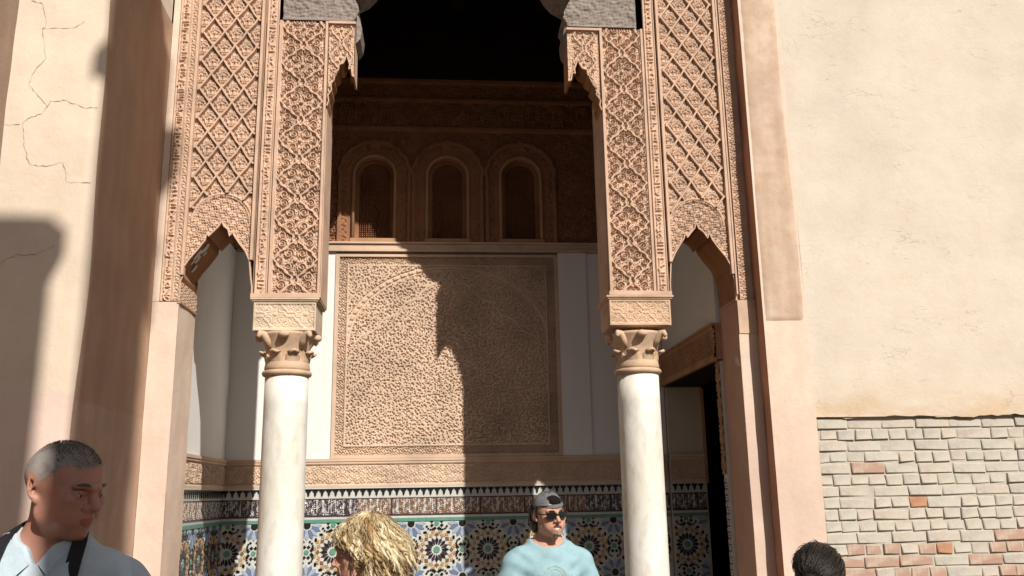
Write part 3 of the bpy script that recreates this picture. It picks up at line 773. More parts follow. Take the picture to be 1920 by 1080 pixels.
# carved frieze and tile bands of the dado: one function for any wall
def dado(place, u0, u1, parent, sgn=1, dt=.006):
    z0, z1 = 1.803, 2.005
    U, V = grid(u0, u1, z0, z1, .0048); H = foliage(U * .72 + V * .7, V * .72 - U * .7, .036, -.05, 2.4, 1.2) * .8
    e = np.minimum(V - z0, z1 - V); H = np.where(e < .022, 1., H); H = np.where(np.abs(e - .026) < .004, .0, H)
    relief('carved_frieze', U, V, H * .016 + .004, place, M['panel'], parent)
    for za, zb_, pr2 in ((2.006, 2.028, .026), (1.790, 1.802, .020)):
        U, V = np.meshgrid([u0, u1], [za, za, zb_, zb_]); H = np.array([[0, 0], [pr2, pr2], [pr2, pr2], [0, 0]], float)
        relief('moulding', U, V, H, place, M['panel'] if za > 1.9 else M['g_white'], parent, smooth=False)
    U, V = np.meshgrid([u0, u1], [0., 1.7895]); relief('grout_bed', U, V, U * 0 + .001, place, M['g_white'], parent, smooth=False)
    # inscription band: dark glaze cut back round pale letters
    U, V = grid(u0, u1, 1.572, 1.714, .0042)
    H = np.clip(foliage(U, V, .026, -.02, 2.6, 2.) * .7 + np.where(np.sin(U * 240 + 5 * np.sin(U * 31)) > .55, .5, 0) * (V > 1.60), 0, 1)
    frame = (np.minimum(V - 1.572, 1.714 - V) < .010); seg = np.abs((U / .36) % 1 - .5) > .485
    H = np.where(frame | seg, .4, H); c = (H[:-1, :-1] + H[1:, 1:]) / 2
    warm = (np.sin(U * 1.9 + 1.0) > -.2)[:-1, :-1]
    mi = np.where(c > .62, 0, np.where(warm, 2, 1)); mi = np.where((frame | seg)[:-1, :-1], 1, mi)
    relief('inscription_band', U, V, H * .004 + .004, place, [M['g_white'], M['g_plum'], M['g_brown']], parent, smooth=False, midx=mi)
    for za, zb_, mt in ((1.552, 1.568, 'g_white'), (1.526, 1.5515, 'g_green')):
        U, V = np.meshgrid([u0, u1], [za, za, zb_, zb_]); H = np.array([[0, 0], [.009, .009], [.009, .009], [0, 0]], float)
        relief('border_tile', U, V, H, place, M[mt], parent, smooth=False)

def piece(poly, t=.005):
    """flat glazed tile: polygon (u, v) as a thin prism, local coordinates (u, -t, v)"""
    n = len(poly); V = [(x, -t, z) for x, z in poly] + [(x * 1.0, 0, z) for x, z in poly]
    return V, [list(range(n))] + [[i + n, (i + 1) % n + n, (i + 1) % n, i] for i in range(n)]
def rot2(P, a): c, s = math.cos(a), math.sin(a); return [(x * c - z * s, x * s + z * c) for x, z in P]
def ngon(n, r, a0=0.): return [(r * math.cos(a0 + 2 * math.pi * i / n), r * math.sin(a0 + 2 * math.pi * i / n)) for i in range(n)]
def petal(r0, r1, w0, w1, q=.68): return [(w0, r0), (w1, r0 + (r1 - r0) * q), (0, r1), (-w1, r0 + (r1 - r0) * q), (-w0, r0)]
SP = .413; ZA = 1.507
def cell_small():
    """all the small pieces of one repeat around B=(0,0), as (polygon, material)"""
    out = []
    for k in range(16):
        a = 2 * math.pi * k / 16
        out.append((rot2([(0, .102), (.021, .118), (.0, .136), (-.021, .118)], a), 'g_ochre' if k % 2 else 'g_brown'))
        out.append((rot2([(.0, .128), (.017, .141), (.012, .152), (-.012, .152), (-.017, .141)], a + math.pi / 16), 'g_ochre'))
        out.append((rot2([(0, .148), (.0135, .1615), (0, .175), (-.0135, .1615)], a + math.pi / 16), 'g_black'))
        if k % 2: out.append((rot2([(0, .168), (.010, .178), (0, .188), (-.010, .178)], a), 'g_black'))
    for cx_, cz_ in ((SP / 2, 0), (0, SP / 2)):
        out.append(([(cx_ + x, cz_ + z) for x, z in ngon(8, .020)], 'g_green'))
        for k in range(8):
            a = math.pi / 8 + k * math.pi / 4; out.append(([(cx_ + x, cz_ + z) for x, z in [(math.cos(a) * .043 + p, math.sin(a) * .043 + q) for p, q in ngon(4, .0155)]], 'g_black'))
            a = k * math.pi / 4; out.append(([(cx_ + .070 * math.cos(a) + p, cz_ + .070 * math.sin(a) + q) for p, q in ngon(4, .010)], 'g_black')) if k % 2 else None
    for k in range(16):                                  # dark studs round the fans, at the four corners' shared spot
        a = 2 * math.pi * k / 16 + math.pi / 16
        out.append(([(SP / 2 + x, SP / 2 + z) for x, z in rot2([(0, .117), (.0115, .1285), (0, .140), (-.0115, .1285)], a)], 'g_black'))
    return out
BIG_A = [(ngon(16, .028), 'g_black')] + [(rot2(petal(.038, .116, .0055, .0165), 2 * math.pi * k / 16), 'g_blue' if k % 2 else 'g_pale') for k in range(16)]
BIG_B = [(ngon(8, .027), 'g_green')] + [(rot2(petal(.042, .100, .0045, .0135, .58), 2 * math.pi * k / 16), 'g_plum' if k % 2 else 'g_black') for k in range(16)]
MATS = ['g_white', 'g_black', 'g_blue', 'g_pale', 'g_green', 'g_ochre', 'g_brown', 'g_plum']
def mosaic(name, u0, u1, uA, parent, to_world, rows, singles=False):
    mb = MB(); small = cell_small(); lim = [(u0 + .004, u1 - .004)]
    tiles = {}
    def put(poly, mt, cu, cv):
        P = [(x + cu, z + cv) for x, z in poly]
        us = [p[0] for p in P]; vs_ = [p[1] for p in P]
        if min(us) < u0 or max(us) > u1 or min(vs_) < 0: return
        if max(vs_) > 1.524:
            if min(vs_) > 1.515: return
            P = [(x, min(z, 1.524)) for x, z in P]
        V, Fq = piece(P); mb.add([to_world(x, y, z) for x, y, z in V], Fq, MATS.index(mt))
    n0 = int(math.floor((u0 - uA) / SP)) - 1; n1 = int(math.ceil((u1 - uA) / SP)) + 1
    cnt = 0
    for r in range(rows):
        for k in range(n0, n1 + 1):
            au = uA + k * SP; av = ZA - r * SP; bu, bv = au + SP / 2, av - SP / 2
            for poly, mt in small: put(poly, mt, bu, bv)
            for C, cu, cv in ((BIG_A, au, av), (BIG_B, bu, bv)):
                for poly, mt in C:
                    us = [x + cu for x, z in poly]; vs_ = [z + cv for x, z in poly]
                    inside = min(us) > u0 and max(us) < u1 and max(vs_) < 1.524 and min(vs_) > 1.05
                    if singles and inside and cnt < 290 and -1.5 < cu < 1.9:
                        key = (id(C), C.index((poly, mt)))
                        if key not in tiles: V, Fq = piece(poly); tiles[key] = raw_mesh('tile', [to_world(x, y, z, True) for x, y, z in V], Fq, M[mt])
                        o = bpy.data.objects.new('tile', tiles[key]); link(o, parent); o.location = Vector(to_world(cu, 0, cv)) - Vector(LOC[parent]); cnt += 1
                    else: put(poly, mt, cu, cv)
    mb.build(name, [M[q] for q in MATS], parent, kind='stuff')
    return cnt
dado(front(YB), XL, XR, bw)
NT = mosaic('mosaic', XL, XR, .212, bw, lambda x, y, z, rel=False: (x, y if rel else YB - .002 + y, z), 4, True)
# merlon border: black stepped teeth over white, every one a tile
mk = None; x = XL + .02
while x < XR - .02:
    if mk is None:
        V, Fq = piece([(-.0245, .030), (.0245, .030), (.020, .016), (.011, .010), (.008, -.012), (0, -.026), (-.008, -.012), (-.011, .010), (-.020, .016)][::-1], .006); mk = raw_mesh('merlon_tile', V, Fq, M['g_black'])
    o = bpy.data.objects.new('merlon_tile', mk); link(o, bw); o.location = Vector((x, YB - .002, 1.7545)) - Vector(LOC[bw]); x += .0545

# ---- left wall of the loggia
sw = thing('loggia_side_wall', 'white side wall with tiled dado inside the left of the loggia', 'wall', (XL, 1., 0))
box('wall_core', XL - .4, XL - .002, .41, YB + .02, 0, ZT, M['white'], sw)
U, V = grid(.40, YB, 2.03, 3.775, .06); relief('white_plaster', U, V, undulate(U, V, .004, 2, 31), facing_right(XL), M['white'], sw)
U, V = grid(.40, YB, 3.78, 6.2, .008); relief('carved_upper_zone', U, V, foliage(U, V, .06, .0, 1.6) * .02, facing_right(XL), M['stucco_red'], sw)
dado(facing_right(XL), .40, YB, sw)
mosaic('mosaic', .40, YB, .62, sw, lambda x, y, z, rel=False: (XL + .002 - y, x, z), 2)
mb = MB(); x = .45
while x < YB - .03:
    V, Fq = piece([(-.0245, .030), (.0245, .030), (.020, .016), (.011, .010), (.008, -.012), (0, -.026), (-.008, -.012), (-.011, .010), (-.020, .016)], .006)
    mb.add([(XL + .002 - yy, x + xx, 1.7545 + zz) for xx, yy, zz in V], Fq); x += .0545
mb.build('merlon_border', M['g_black'], sw, kind='stuff')

# ---- right wall of the loggia with the doorway
dw = thing('loggia_door_wall', 'white side wall with a dark doorway under a slanting carved frieze, right of the loggia', 'wall', (1.94, 1., 0))
YJ0, YJ1, ZD = .44, 1.862, 2.595
box('white_plaster', 1.94, 2.25, .38, YB + .02, 2.86, 3.775, M['white'], dw)
box('carved_upper_zone', 1.94, 2.25, .38, YB + .02, 3.78, ZT, M['stucco_red'], dw)
box('lintel_core', 1.925, 2.25, .364, YB - .03, ZD + .012, 2.858, M['stucco_dark'], dw)
U, V = grid(.36, YB, ZD + .03, 2.84, .0048); H = foliage(U * .72 + V * .7, V * .72 - U * .7, .055, .0, 2.3, 1.) * .8; e = np.minimum(V - ZD - .03, 2.84 - V); H = np.where(e < .02, 1., H)
relief('door_frieze', U, V, H * .024, facing_left(1.926), M['stucco_dark'], dw)
for za, zb_ in ((2.842, 2.862), (ZD, ZD + .028)): box('frieze_moulding', 1.896, 1.924, .37, YB - .02, za, zb_, M['stucco_dark'], dw)
box('soffit', 1.945, 2.24, YJ0, YJ1, ZD - .004, ZD + .010, M['wood_dark'], dw)
box('near_jamb', 1.942, 2.25, .364, YJ0 - .002, 0, ZD, M['jamb'], dw)
U, V = grid(.37, YJ0, 1.83, ZD, .005); relief('jamb_trim', U, V, foliage(U, V, .035, .0, 1.5) * .012, facing_left(1.940), M['stucco_dark'], dw)
mb = MB()
for i in range(90):
    zq = 1.80 - i * .02
    for j in range(3): mb.add([(1.940, .372 + j * .022, zq), (1.940, .392 + j * .022, zq), (1.936, .390 + j * .022, zq - .008), (1.936, .374 + j * .022, zq - .016)], [(0, 1, 2, 3)], (i * 3 + j * 2) % 4)
mb.build('jamb_mosaic', [M['g_white'], M['g_black'], M['g_brown'], M['g_blue']], dw, kind='stuff')
jb = box('far_jamb', 1.945, 2.25, YJ1 + .004, YB + .019, 0, ZD - .006, M['jamb'], dw)
box('corner_moulding', 2.236, 2.262, YJ1 - .012, YJ1 + .03, 1.79, ZD - .02, M['stucco_dark'], dw)
dado(front(YJ1), 1.945, 2.236, dw)
mosaic('mosaic', 1.945, 2.236, 1.945 - .10, dw, lambda x, y, z, rel=False: (x, YJ1 - .002 + y, z), 3)
mb = MB(); x = 1.975
while x < 2.23:
    V, Fq = piece([(-.0245, .030), (.0245, .030), (.020, .016), (.011, .010), (.008, -.012), (0, -.026), (-.008, -.012), (-.011, .010), (-.020, .016)][::-1], .006)
    mb.add([(x + xx, YJ1 - .002 + yy, 1.7545 + zz) for xx, yy, zz in V], Fq); x += .0545
mb.build('merlon_border', M['g_black'], dw, kind='stuff')
rm = thing('dark_room', 'unlit black chamber seen through the doorway behind the right column', 'room', (2.9, 1.2, 0))
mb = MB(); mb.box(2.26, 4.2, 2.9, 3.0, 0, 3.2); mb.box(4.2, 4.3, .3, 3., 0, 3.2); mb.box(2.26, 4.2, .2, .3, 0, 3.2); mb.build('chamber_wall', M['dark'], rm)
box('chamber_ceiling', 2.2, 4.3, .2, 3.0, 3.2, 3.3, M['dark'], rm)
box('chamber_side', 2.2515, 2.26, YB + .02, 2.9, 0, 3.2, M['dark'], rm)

# ================================================================== behind the photographer: added shadow caster for the left side, then courtyard walls
gt = thing('shadow_blocker', 'added unseen tower across the courtyard behind the photographer', 'blocker', (1.2, -7.1, 0))
YG = -7.0; D = .22; k = .475 * D
def caster(name, xa, xb, z0, z1, mat=M['gate']): return box(name, xa + k, xb, YG - D, YG, z0, z1, mat, gt)
caster('blocker_shaft', 1.055, 1.50, 0, 8.8); caster('blocker_shaft', 1.055, 1.56, 8.8, 10.60)
caster('blocker_band', .985, 1.58, 9.22, 9.36); caster('blocker_band', 1.056, 1.66, 9.78, 10.12)
caster('blocker_wall', .825, 1.054, 0, 6.1)
caster('blocker_head', .30, .886, 6.15, 7.918)
mb = MB()
pts = [(.30 + k, 7.92), (.886, 7.92), (.945, 8.06), (.945, 8.20), (.86, 8.27), (.30 + k, 8.28)]
n = len(pts)
prism('cornice', pts, YG - .12, YG, M['gate'], gt)  # added cap of the unseen caster, shaped for the shadow's stepped top
caster('blocker_wall', .05, .295, 0, 8.06)
cw = thing('courtyard_end_wall', 'plain plaster wall closing the courtyard behind the photographer', 'wall', (0, -12, 0))
box('wall_panel', -14, 14, -12.4, -12, 0, 4.6, M['gate'], cw)
cv = thing('courtyard_side_wall', 'plain plaster wall along the left side of the courtyard', 'wall', (-6, -6, 0))
box('wall_panel', -6.4, -6, -12, -.5, 0, 5, M['gate'], cv)
# ================================================================== PEOPLE
def surface_nets(Fv, xs, ys, zs):
    s = Fv < 0
    c = [s[i:i + Fv.shape[0] - 1 or None, j:j + Fv.shape[1] - 1 or None, k:k + Fv.shape[2] - 1 or None] for i in (0, 1) for j in (0, 1) for k in (0, 1)]
    cnt = sum(q.astype(np.int8) for q in c); act = (cnt > 0) & (cnt < 8)
    idx = np.full(act.shape, -1, np.int64); I, J, K = np.nonzero(act); idx[I, J, K] = np.arange(len(I))
    acc = np.zeros((len(I), 3)); num = np.zeros(len(I))
    cs = [(i, j, k) for i in (0, 1) for j in (0, 1) for k in (0, 1)]
    for a in range(8):
        for b in range(a + 1, 8):
            if sum(abs(p - q) for p, q in zip(cs[a], cs[b])) != 1: continue
            fa_ = Fv[I + cs[a][0], J + cs[a][1], K + cs[a][2]]; fb = Fv[I + cs[b][0], J + cs[b][1], K + cs[b][2]]
            ok = (fa_ < 0) != (fb < 0); t = np.where(ok, fa_ / (fa_ - fb + 1e-12), 0)
            pa = np.stack([xs[I + cs[a][0]], ys[J + cs[a][1]], zs[K + cs[a][2]]], 1); pb = np.stack([xs[I + cs[b][0]], ys[J + cs[b][1]], zs[K + cs[b][2]]], 1)
            acc += np.where(ok[:, None], pa + (pb - pa) * t[:, None], 0); num += ok
    V = acc / num[:, None]; Q = []
    for ax in range(3):
        sl0 = [slice(None)] * 3; sl1 = [slice(None)] * 3; sl0[ax] = slice(0, -1); sl1[ax] = slice(1, None)
        A, B = s[tuple(sl0)], s[tuple(sl1)]; i, j, k = np.nonzero(A != B)
        o1, o2 = [(1, 2), (2, 0), (0, 1)][ax]; ijk = np.stack([i, j, k], 1)
        ok = (ijk[:, o1] > 0) & (ijk[:, o2] > 0) & (ijk[:, o1] < Fv.shape[o1] - 1) & (ijk[:, o2] < Fv.shape[o2] - 1); ijk = ijk[ok]
        fl = A[tuple(ijk.T)]
        def at(d1, d2): q = ijk.copy(); q[:, o1] += d1; q[:, o2] += d2; return idx[tuple(q.T)]
        q = np.stack([at(-1, -1), at(0, -1), at(0, 0), at(-1, 0)], 1); q[~fl] = q[~fl][:, ::-1]; Q.append(q)
    return V, np.concatenate(Q)

class Sdf:
    def __init__(s, xs, ys, zs): s.xs, s.ys, s.zs = xs, ys, zs; s.F = np.full((len(xs), len(ys), len(zs)), .5, np.float32)
    def _blk(s, lo, hi):
        sl = []
        for a, l, h in zip((s.xs, s.ys, s.zs), lo, hi):
            i = np.searchsorted(a, l); j = np.searchsorted(a, h); sl.append(slice(max(i - 1, 0), j + 1))
        X, Y, Z = np.meshgrid(s.xs[sl[0]], s.ys[sl[1]], s.zs[sl[2]], indexing='ij', sparse=True); return tuple(sl), X, Y, Z
    def _mix(s, sl, d, k, op):
        a = s.F[sl]
        if op == '+': h = np.maximum(k - np.abs(a - d), 0); s.F[sl] = np.minimum(a, d) - h * h / (4 * k)
        elif op == '-': d = -d; h = np.maximum(k - np.abs(a - d), 0); s.F[sl] = np.maximum(a, d) + h * h / (4 * k)
    def ell(s, c, r, k=.02, op='+', M3=None):
        c = np.array(c, float); r = np.array(r, float); R_ = max(r) + .07
        sl, X, Y, Z = s._blk(c - R_, c + R_)
        if X.size * Y.size * Z.size == 0: return
        dx, dy, dz = X - c[0], Y - c[1], Z - c[2]
        if M3 is not None: dx, dy, dz = [M3[0][i] * dx + M3[1][i] * dy + M3[2][i] * dz for i in range(3)]
        k0 = np.sqrt((dx / r[0]) ** 2 + (dy / r[1]) ** 2 + (dz / r[2]) ** 2); k1 = np.sqrt((dx / r[0] ** 2) ** 2 + (dy / r[1] ** 2) ** 2 + (dz / r[2] ** 2) ** 2) + 1e-6
        s._mix(sl, k0 * (k0 - 1) / k1, k, op)
    def cap(s, a, b, ra, rb=None, k=.02, op='+'):
        a = np.array(a, float); b = np.array(b, float); rb = ra if rb is None else rb; R_ = max(ra, rb) + .07
        sl, X, Y, Z = s._blk(np.minimum(a, b) - R_, np.maximum(a, b) + R_)
        if X.size * Y.size * Z.size == 0: return
        v = b - a; L = v @ v + 1e-12; t = np.clip(((X - a[0]) * v[0] + (Y - a[1]) * v[1] + (Z - a[2]) * v[2]) / L, 0, 1)
        d = np.sqrt((X - a[0] - t * v[0]) ** 2 + (Y - a[1] - t * v[1]) ** 2 + (Z - a[2] - t * v[2]) ** 2) - (ra + (rb - ra) * t)
        s._mix(sl, d, k, op)
    def plane_cut(s, n, d, k=.004):
        """keep the side where n.p > d"""
        X, Y, Z = np.meshgrid(s.xs, s.ys, s.zs, indexing='ij', sparse=True); q = d - (n[0] * X + n[1] * Y + n[2] * Z)
        h = np.maximum(k - np.abs(s.F - q), 0); s.F = np.maximum(s.F, q) + h * h / (4 * k)
    def mesh(s): return surface_nets(s.F, s.xs, s.ys, s.zs)

def ax3(lo, hi, st): return np.arange(lo, hi, st)
HC = np.array([0, -.01, 1.655])          # head centre of the standard figure (front = -y)

def head_sdf(S, T, feat):
    """T maps head-local to body-local: (3x3, offset)"""
    A, b = T
    P = lambda p: A @ np.array(p, float) + b
    E = lambda c, r, k=.02, op='+', rot=None: S.ell(P(c), r, k, op, (A if rot is None else A @ rot).T)
    C = lambda p, q, ra, rb=None, k=.015, op='+': S.cap(P(p), P(q), ra, rb, k, op)
    jw = feat.get('jaw', 1.)
    E((0, .014, .036), (.0755, .097, .083)); E((0, -.032, -.022), (.064 , .062, .085), .03)
    E((0, -.042, -.074), (.050 * jw, .046, .036), .03); E((0, -.080, -.098), (.022 * jw, .017, .016), .022)
    for s in (-1, 1):
        E((s * .052 * jw, -.008, -.055), (.016, .03, .032), .03)
        E((s * .046, -.066, -.016), (.021, .018, .014), .025)
        C((s * .010, -.095 - .003 * feat.get('heavy', 0), .024), (s * .044, -.079, .026), .0095 + .002 * feat.get('heavy', 0), .0075, .012)
        E((s * .040, -.062, -.050), (.018, .02, .024), .025)
    for s in (-1, 1): E((s * .031, -.101, .006), (.019, .015, .0125), .014, '-')
    nz = feat.get('nose', 1.)
    C((0, -.092, .014), (0, -.110 - .006 * nz, -.022), .0075, .0115 * nz, .012)
    for s in (-1, 1): E((s * .0125, -.102, -.027), (.0085, .010, .008), .007); E((s * .0065, -.110, -.0345), (.0035, .005, .003), .003, '-')
    E((0, -.078, -.056), (.032, .022, .026), .022)
    if feat.get('smile'):
        C((-.024, -.088, -.054), (0, -.0985, -.059), .0045, .0055, .006); C((0, -.0985, -.059), (.024, -.088, -.054), .0055, .0045, .006)
        C((-.020, -.086, -.063), (0, -.095, -.076), .004, .0065, .006); C((0, -.095, -.076), (.020, -.086, -.063), .0065, .004, .006)
        E((0, -.099, -.0650), (.023, .014, .0068), .004, '-')
        for s in (-1, 1): C((s * .020, -.094, -.034), (s * .032, -.082, -.056), .002, .003, .008, '-')
    else:
        C((-.022, -.088, -.056), (0, -.0985, -.0545), .0045, .006, .007); C((0, -.0985, -.0545), (.022, -.088, -.056), .006, .0045, .007)
        C((-.018, -.086, -.064), (0, -.095, -.0675), .0045, .007, .007); C((0, -.095, -.0675), (.018, -.086, -.064), .007, .0045, .007)
        [C((s_ * .0215, -.0905, -.0615), (0, -.1000, -.0605), .0018, .0026, .003, '-') for s_ in (-1, 1)]
        for s in (-1, 1): C((s * .018, -.096, -.032), (s * .030, -.086, -.058), .0018, .002, .008, '-')
    for s in (-1, 1):                                          # lids over the eyeball
        C((s * .018, -.0885, .0078), (s * .045, -.081, .0070), .0050, .0042, .004); C((s * .031, -.0905, .0100), (s * .031, -.0905, .0102), .0052, None, .006)
        C((s * .019, -.0875, -.0022), (s * .043, -.081, -.0015), .0036, None, .004)
    for s in (-1, 1):                                          # ears
        rt = np.array(Matrix.Rotation(s * .42, 3, 'Z')) @ np.array(Matrix.Rotation(-.22, 3, 'X'))
        E((s * .0815, .020, .002), (.0085, .0185, .031), .008, '+', rt); E((s * .0895, .015, .003), (.006, .0105, .020), .004, '-', rt); E((s * .078, .004, -.026), (.006, .009, .010), .008)
        C((s * .089, .010, .012), (s * .089, .020, -.010), .0022, None, .004)
    return P, E, C

def make_person(name, label, loc, yaw, scale, head_yaw, head_pitch, head_roll, skin, feat, arms=None, grp=None):
    t = thing(name, label, 'person', loc); t.rotation_euler.z = yaw; t.scale = (scale,) * 3
    LOC[t] = np.zeros(3)
    Rm = np.array(Matrix.Rotation(head_yaw, 3, 'Z') @ Matrix.Rotation(head_pitch, 3, 'X') @ Matrix.Rotation(head_roll, 3, 'Y'))
    piv = np.array([0, .02, 1.565]); b = piv + Rm @ (HC - piv)
    T = (Rm, b)
    xs = np.concatenate([ax3(-.42, -.13, .009), ax3(-.13, .13, .0036), ax3(.13, .42, .009)])
    ys = np.concatenate([ax3(-.24, -.16, .009), ax3(-.16, .15, .0036), ax3(.15, .24, .009)])
    zs = np.concatenate([ax3(-.02, 1.40, .011), ax3(1.40, 1.82, .0036)])
    S = Sdf(xs, ys, zs)
    fem = feat.get('female', 0); sw = .172 if fem else .192
    body = lambda S, g=0., k=.05: (S.ell((0, .0, 1.27), (.158 + g, .108 + g, .185 + g), k), S.ell((0, .005, 1.09), (.138 + g, .10 + g, .16 + g), k), S.ell((0, .01, .95), (.162 + g, .112 + g, .11 + g), k), S.cap((0, .015, 1.435), (-sw + .03, .015, 1.388), .060 + g, .056 + g, k), S.cap((0, .015, 1.435), (sw - .03, .015, 1.388), .060 + g, .056 + g, k))
    body(S); 
    S.cap((0, .036, 1.40), (0, .036, 1.53), .062 if not fem else .054, .054 if not fem else .046, .04); S.cap((0, .034, 1.47), P0(T, (0, .034, -.045)), .056 if not fem else .047, .050 if not fem else .043, .02)
    for s in (-1, 1):
        S.cap((s * .030, .035, 1.52), (s * (sw - .05), .02, 1.425), .028, .036, .05)                    # trapezius
    A_ = arms or {-1: ((-sw, .015, 1.382), (-sw - .055, .03, 1.14), (-sw - .04, -.06, .90)), 1: ((sw, .015, 1.382), (sw + .055, .03, 1.14), (sw + .04, -.06, .90))}
    for s in (-1, 1):
        sh, el, wr = A_[s]; S.cap(sh, el, .052, .042, .04); S.cap(el, wr, .043, .028, .02)
        d = np.array(wr) - np.array(el); d /= np.linalg.norm(d); pm = np.array(wr) + d * .055
        side = np.array([0, -1., 0]); side -= d * (side @ d); side /= np.linalg.norm(side); inn = np.cross(d, side)
        S.cap(np.array(wr) + d * .02, pm, .024, .022, .02); S.cap(np.array(wr) + d * .02 + side * .015, pm + side * .022, .017, .016, .015); S.cap(np.array(wr) + d * .02 - side * .012, pm - side * .02, .017, .015, .015)
        for q, (o_, L) in enumerate(((.030, .068), (.010, .078), (-.010, .072), (-.029, .056))):
            f0 = pm + side * o_ + d * .01; f1 = f0 + d * L * .5 + side * o_ * .1; f2 = f1 + d * L * .45 + inn * (-s) * .015
            S.cap(f0, f1, .0095, .009, .004); S.cap(f1, f2, .009, .0075, .004)
        th0 = np.array(wr) + d * .03 + side * .025; S.cap(th0, th0 + side * .035 + d * .03, .013, .011, .01); S.cap(th0 + side * .035 + d * .03, th0 + side * .045 + d * .062, .011, .009, .004)
        hp = np.array([s * .09, .01, .92]); kn = np.array([s * .10, -.01, .49]); an = np.array([s * .105, .025, .085])
        S.cap(hp, kn, .085, .058, .05); S.cap(kn, an, .056, .038, .03); S.cap(an, (s * .12, -.12, .04), .04, .032, .03); S.ell((s * .107, .04, .05), (.036, .045, .05), .02)
    H = head_sdf(S, T, feat)
    V, Q = S.mesh(); hl = (V[Q].mean(1) - b) @ Rm
    mi = np.zeros(len(Q), int); nz_ = np.sin(hl[:, 0] * 310 + hl[:, 2] * 170) * np.sin(hl[:, 1] * 270 - hl[:, 2] * 230) + .6 * np.sin(hl[:, 0] * 700 + hl[:, 1] * 610)
    mi[(np.abs(hl[:, 0]) < .024) & (hl[:, 2] < -.0485 - 10 * hl[:, 0] ** 2) & (hl[:, 2] > -.0755 + 18 * hl[:, 0] ** 2) & (hl[:, 1] < -.084)] = 1
    if feat.get('scalp'):
        rec = .014 * np.clip((np.abs(hl[:, 0]) - .02) / .03, 0, 1) * (hl[:, 1] < -.03)
        mi[(.60 * hl[:, 1] + .80 * hl[:, 2] > .0205 + rec + .0035 * nz_) & ~((np.abs(hl[:, 0]) > .073) & (np.hypot(hl[:, 1] - .02, hl[:, 2] * .65) < .027))] = 2
        hh_ = .60 * hl[:, 1] + .80 * hl[:, 2] - .0205 - rec; mi[(mi == 0) & (hh_ > -.007 + .005 * nz_) & (hl[:, 2] > -.02) & ~((np.abs(hl[:, 0]) > .073) & (np.hypot(hl[:, 1] - .02, hl[:, 2] * .65) < .029))] = 3
    part('body', V, Q, [skin, M['lip'], feat.get('scalp', skin), M['stubble']], t, mi, True, local=True)
    for s in (-1, 1):                                          # eyes
        c = P0(T, (s * .031, -.0795, .0045)); Ve = []; Fe = []; mi = []
        fw = Rm @ np.array([feat.get('gaze', 0), -1, -.05]); fw /= np.linalg.norm(fw); r0 = Rm @ np.array([1., 0, 0]); u0 = np.cross(r0, fw) * -1; r0 = np.cross(fw, u0)
        for i in range(10):
            al = math.pi * i / 9
            for j in range(14):
                be = 2 * math.pi * j / 14; Ve.append(c + .0118 * (math.cos(al) * fw + math.sin(al) * (math.cos(be) * r0 + math.sin(be) * u0)))
        for i in range(9):
            for j in range(14): Fe.append((i * 14 + j, (i + 1) * 14 + j, (i + 1) * 14 + (j + 1) % 14, i * 14 + (j + 1) % 14)); mi.append(0 if i > 1 else 1)
        part('eye', Ve, Fe, [M['eye'], M['iris']], t, mi, True, local=True)
        if not feat.get('no_brow'):
            Vb, Fb = tube([P0(T, (s * x, y, zq)) for x, y, zq in ((.012, -.1035, .026), (.024, -.1005, .031), (.036, -.0945, .0315), (.047, -.084, .027))], [.003, .0042, .0036, .0015], 6)
            part('eyebrow', Vb, Fb, feat['brow'], t, local=True)
    return t, T, A_, sw

def P0(T, p): return T[0] @ np.array(p, float) + T[1]

def cloth_noise(X, Y, Z, seed, a):
    return a * (np.sin(X * 31 + Z * 17 + seed) * np.sin(Z * 23 - Y * 29 + 2 * seed) + .6 * np.sin(X * 57 - Z * 41 + seed) + .5 * np.sin(Z * 75 + X * 24 + Y * 30))

def shirt(t, mat, A_, sw, sleeve, neck, g=.016, seed=0, hem=.88, loose=.0, fold=.0022, vneck=0.):
    xs = ax3(-.44, .44, .0068); ys = ax3(-.22, .24, .0068); zs = ax3(hem - .03, 1.60, .0068); S = Sdf(xs, ys, zs)
    k = .05
    S.ell((0, .0, 1.27), (.160 + g, .110 + g, .185 + g), k); S.ell((0, .005, 1.09), (.140 + g + loose, .10 + g + loose, .17 + g), k); S.ell((0, .01, .95), (.164 + g + loose, .114 + g + loose, .13 + g), k)
    [S.cap((0, .015, 1.432), (q_ * (sw - .02), .015, 1.385), .058 + g, .055 + g, k) for q_ in (-1, 1)]; S.cap((0, .03, 1.42), (0, .026, 1.54), .070 + g * .5, .062 + g * .3, .05)
    for s in (-1, 1):
        S.cap((s * .035, .035, 1.512), (s * (sw - .05), .02, 1.422), .026 + g * .6, .036 + g, .05)
        sh, el, wr = [np.array(q) for q in A_[s]]
        S.cap(sh, sh + (el - sh) * min(sleeve, 1), .050 + g, .050 + g + loose, .03)
        if sleeve > 1: S.cap(el, el + (wr - el) * (sleeve - 1), .05 + g, .038 + g, .03)
    X, Y, Z = np.meshgrid(xs, ys, zs, indexing='ij', sparse=True)
    S.F += cloth_noise(X, Y, Z, seed, fold) + .004 * np.sin(np.hypot(X, (Z - 1.6)) * 90 + 3 * np.sin(X * 9 + seed)) * np.exp(-((np.abs(X) - .14) / .06) ** 2)
    # neck opening: an oval sloping down to the front, plus an optional v
    S.ell((0, neck[3], neck[4]), neck[:3], .012, '-'); S.plane_cut((0, 0, -1), -1.585)
    if vneck: S.F = np.maximum(S.F, -np.maximum(np.maximum(np.abs(X) - np.maximum(Z - 1.462, 0) * .62, Y + .02), 1.462 - Z))
    S.plane_cut((0, 0, 1), hem)
    V, Q = S.mesh(); return part('shirt', V, Q, mat, t, smooth=True, local=True)

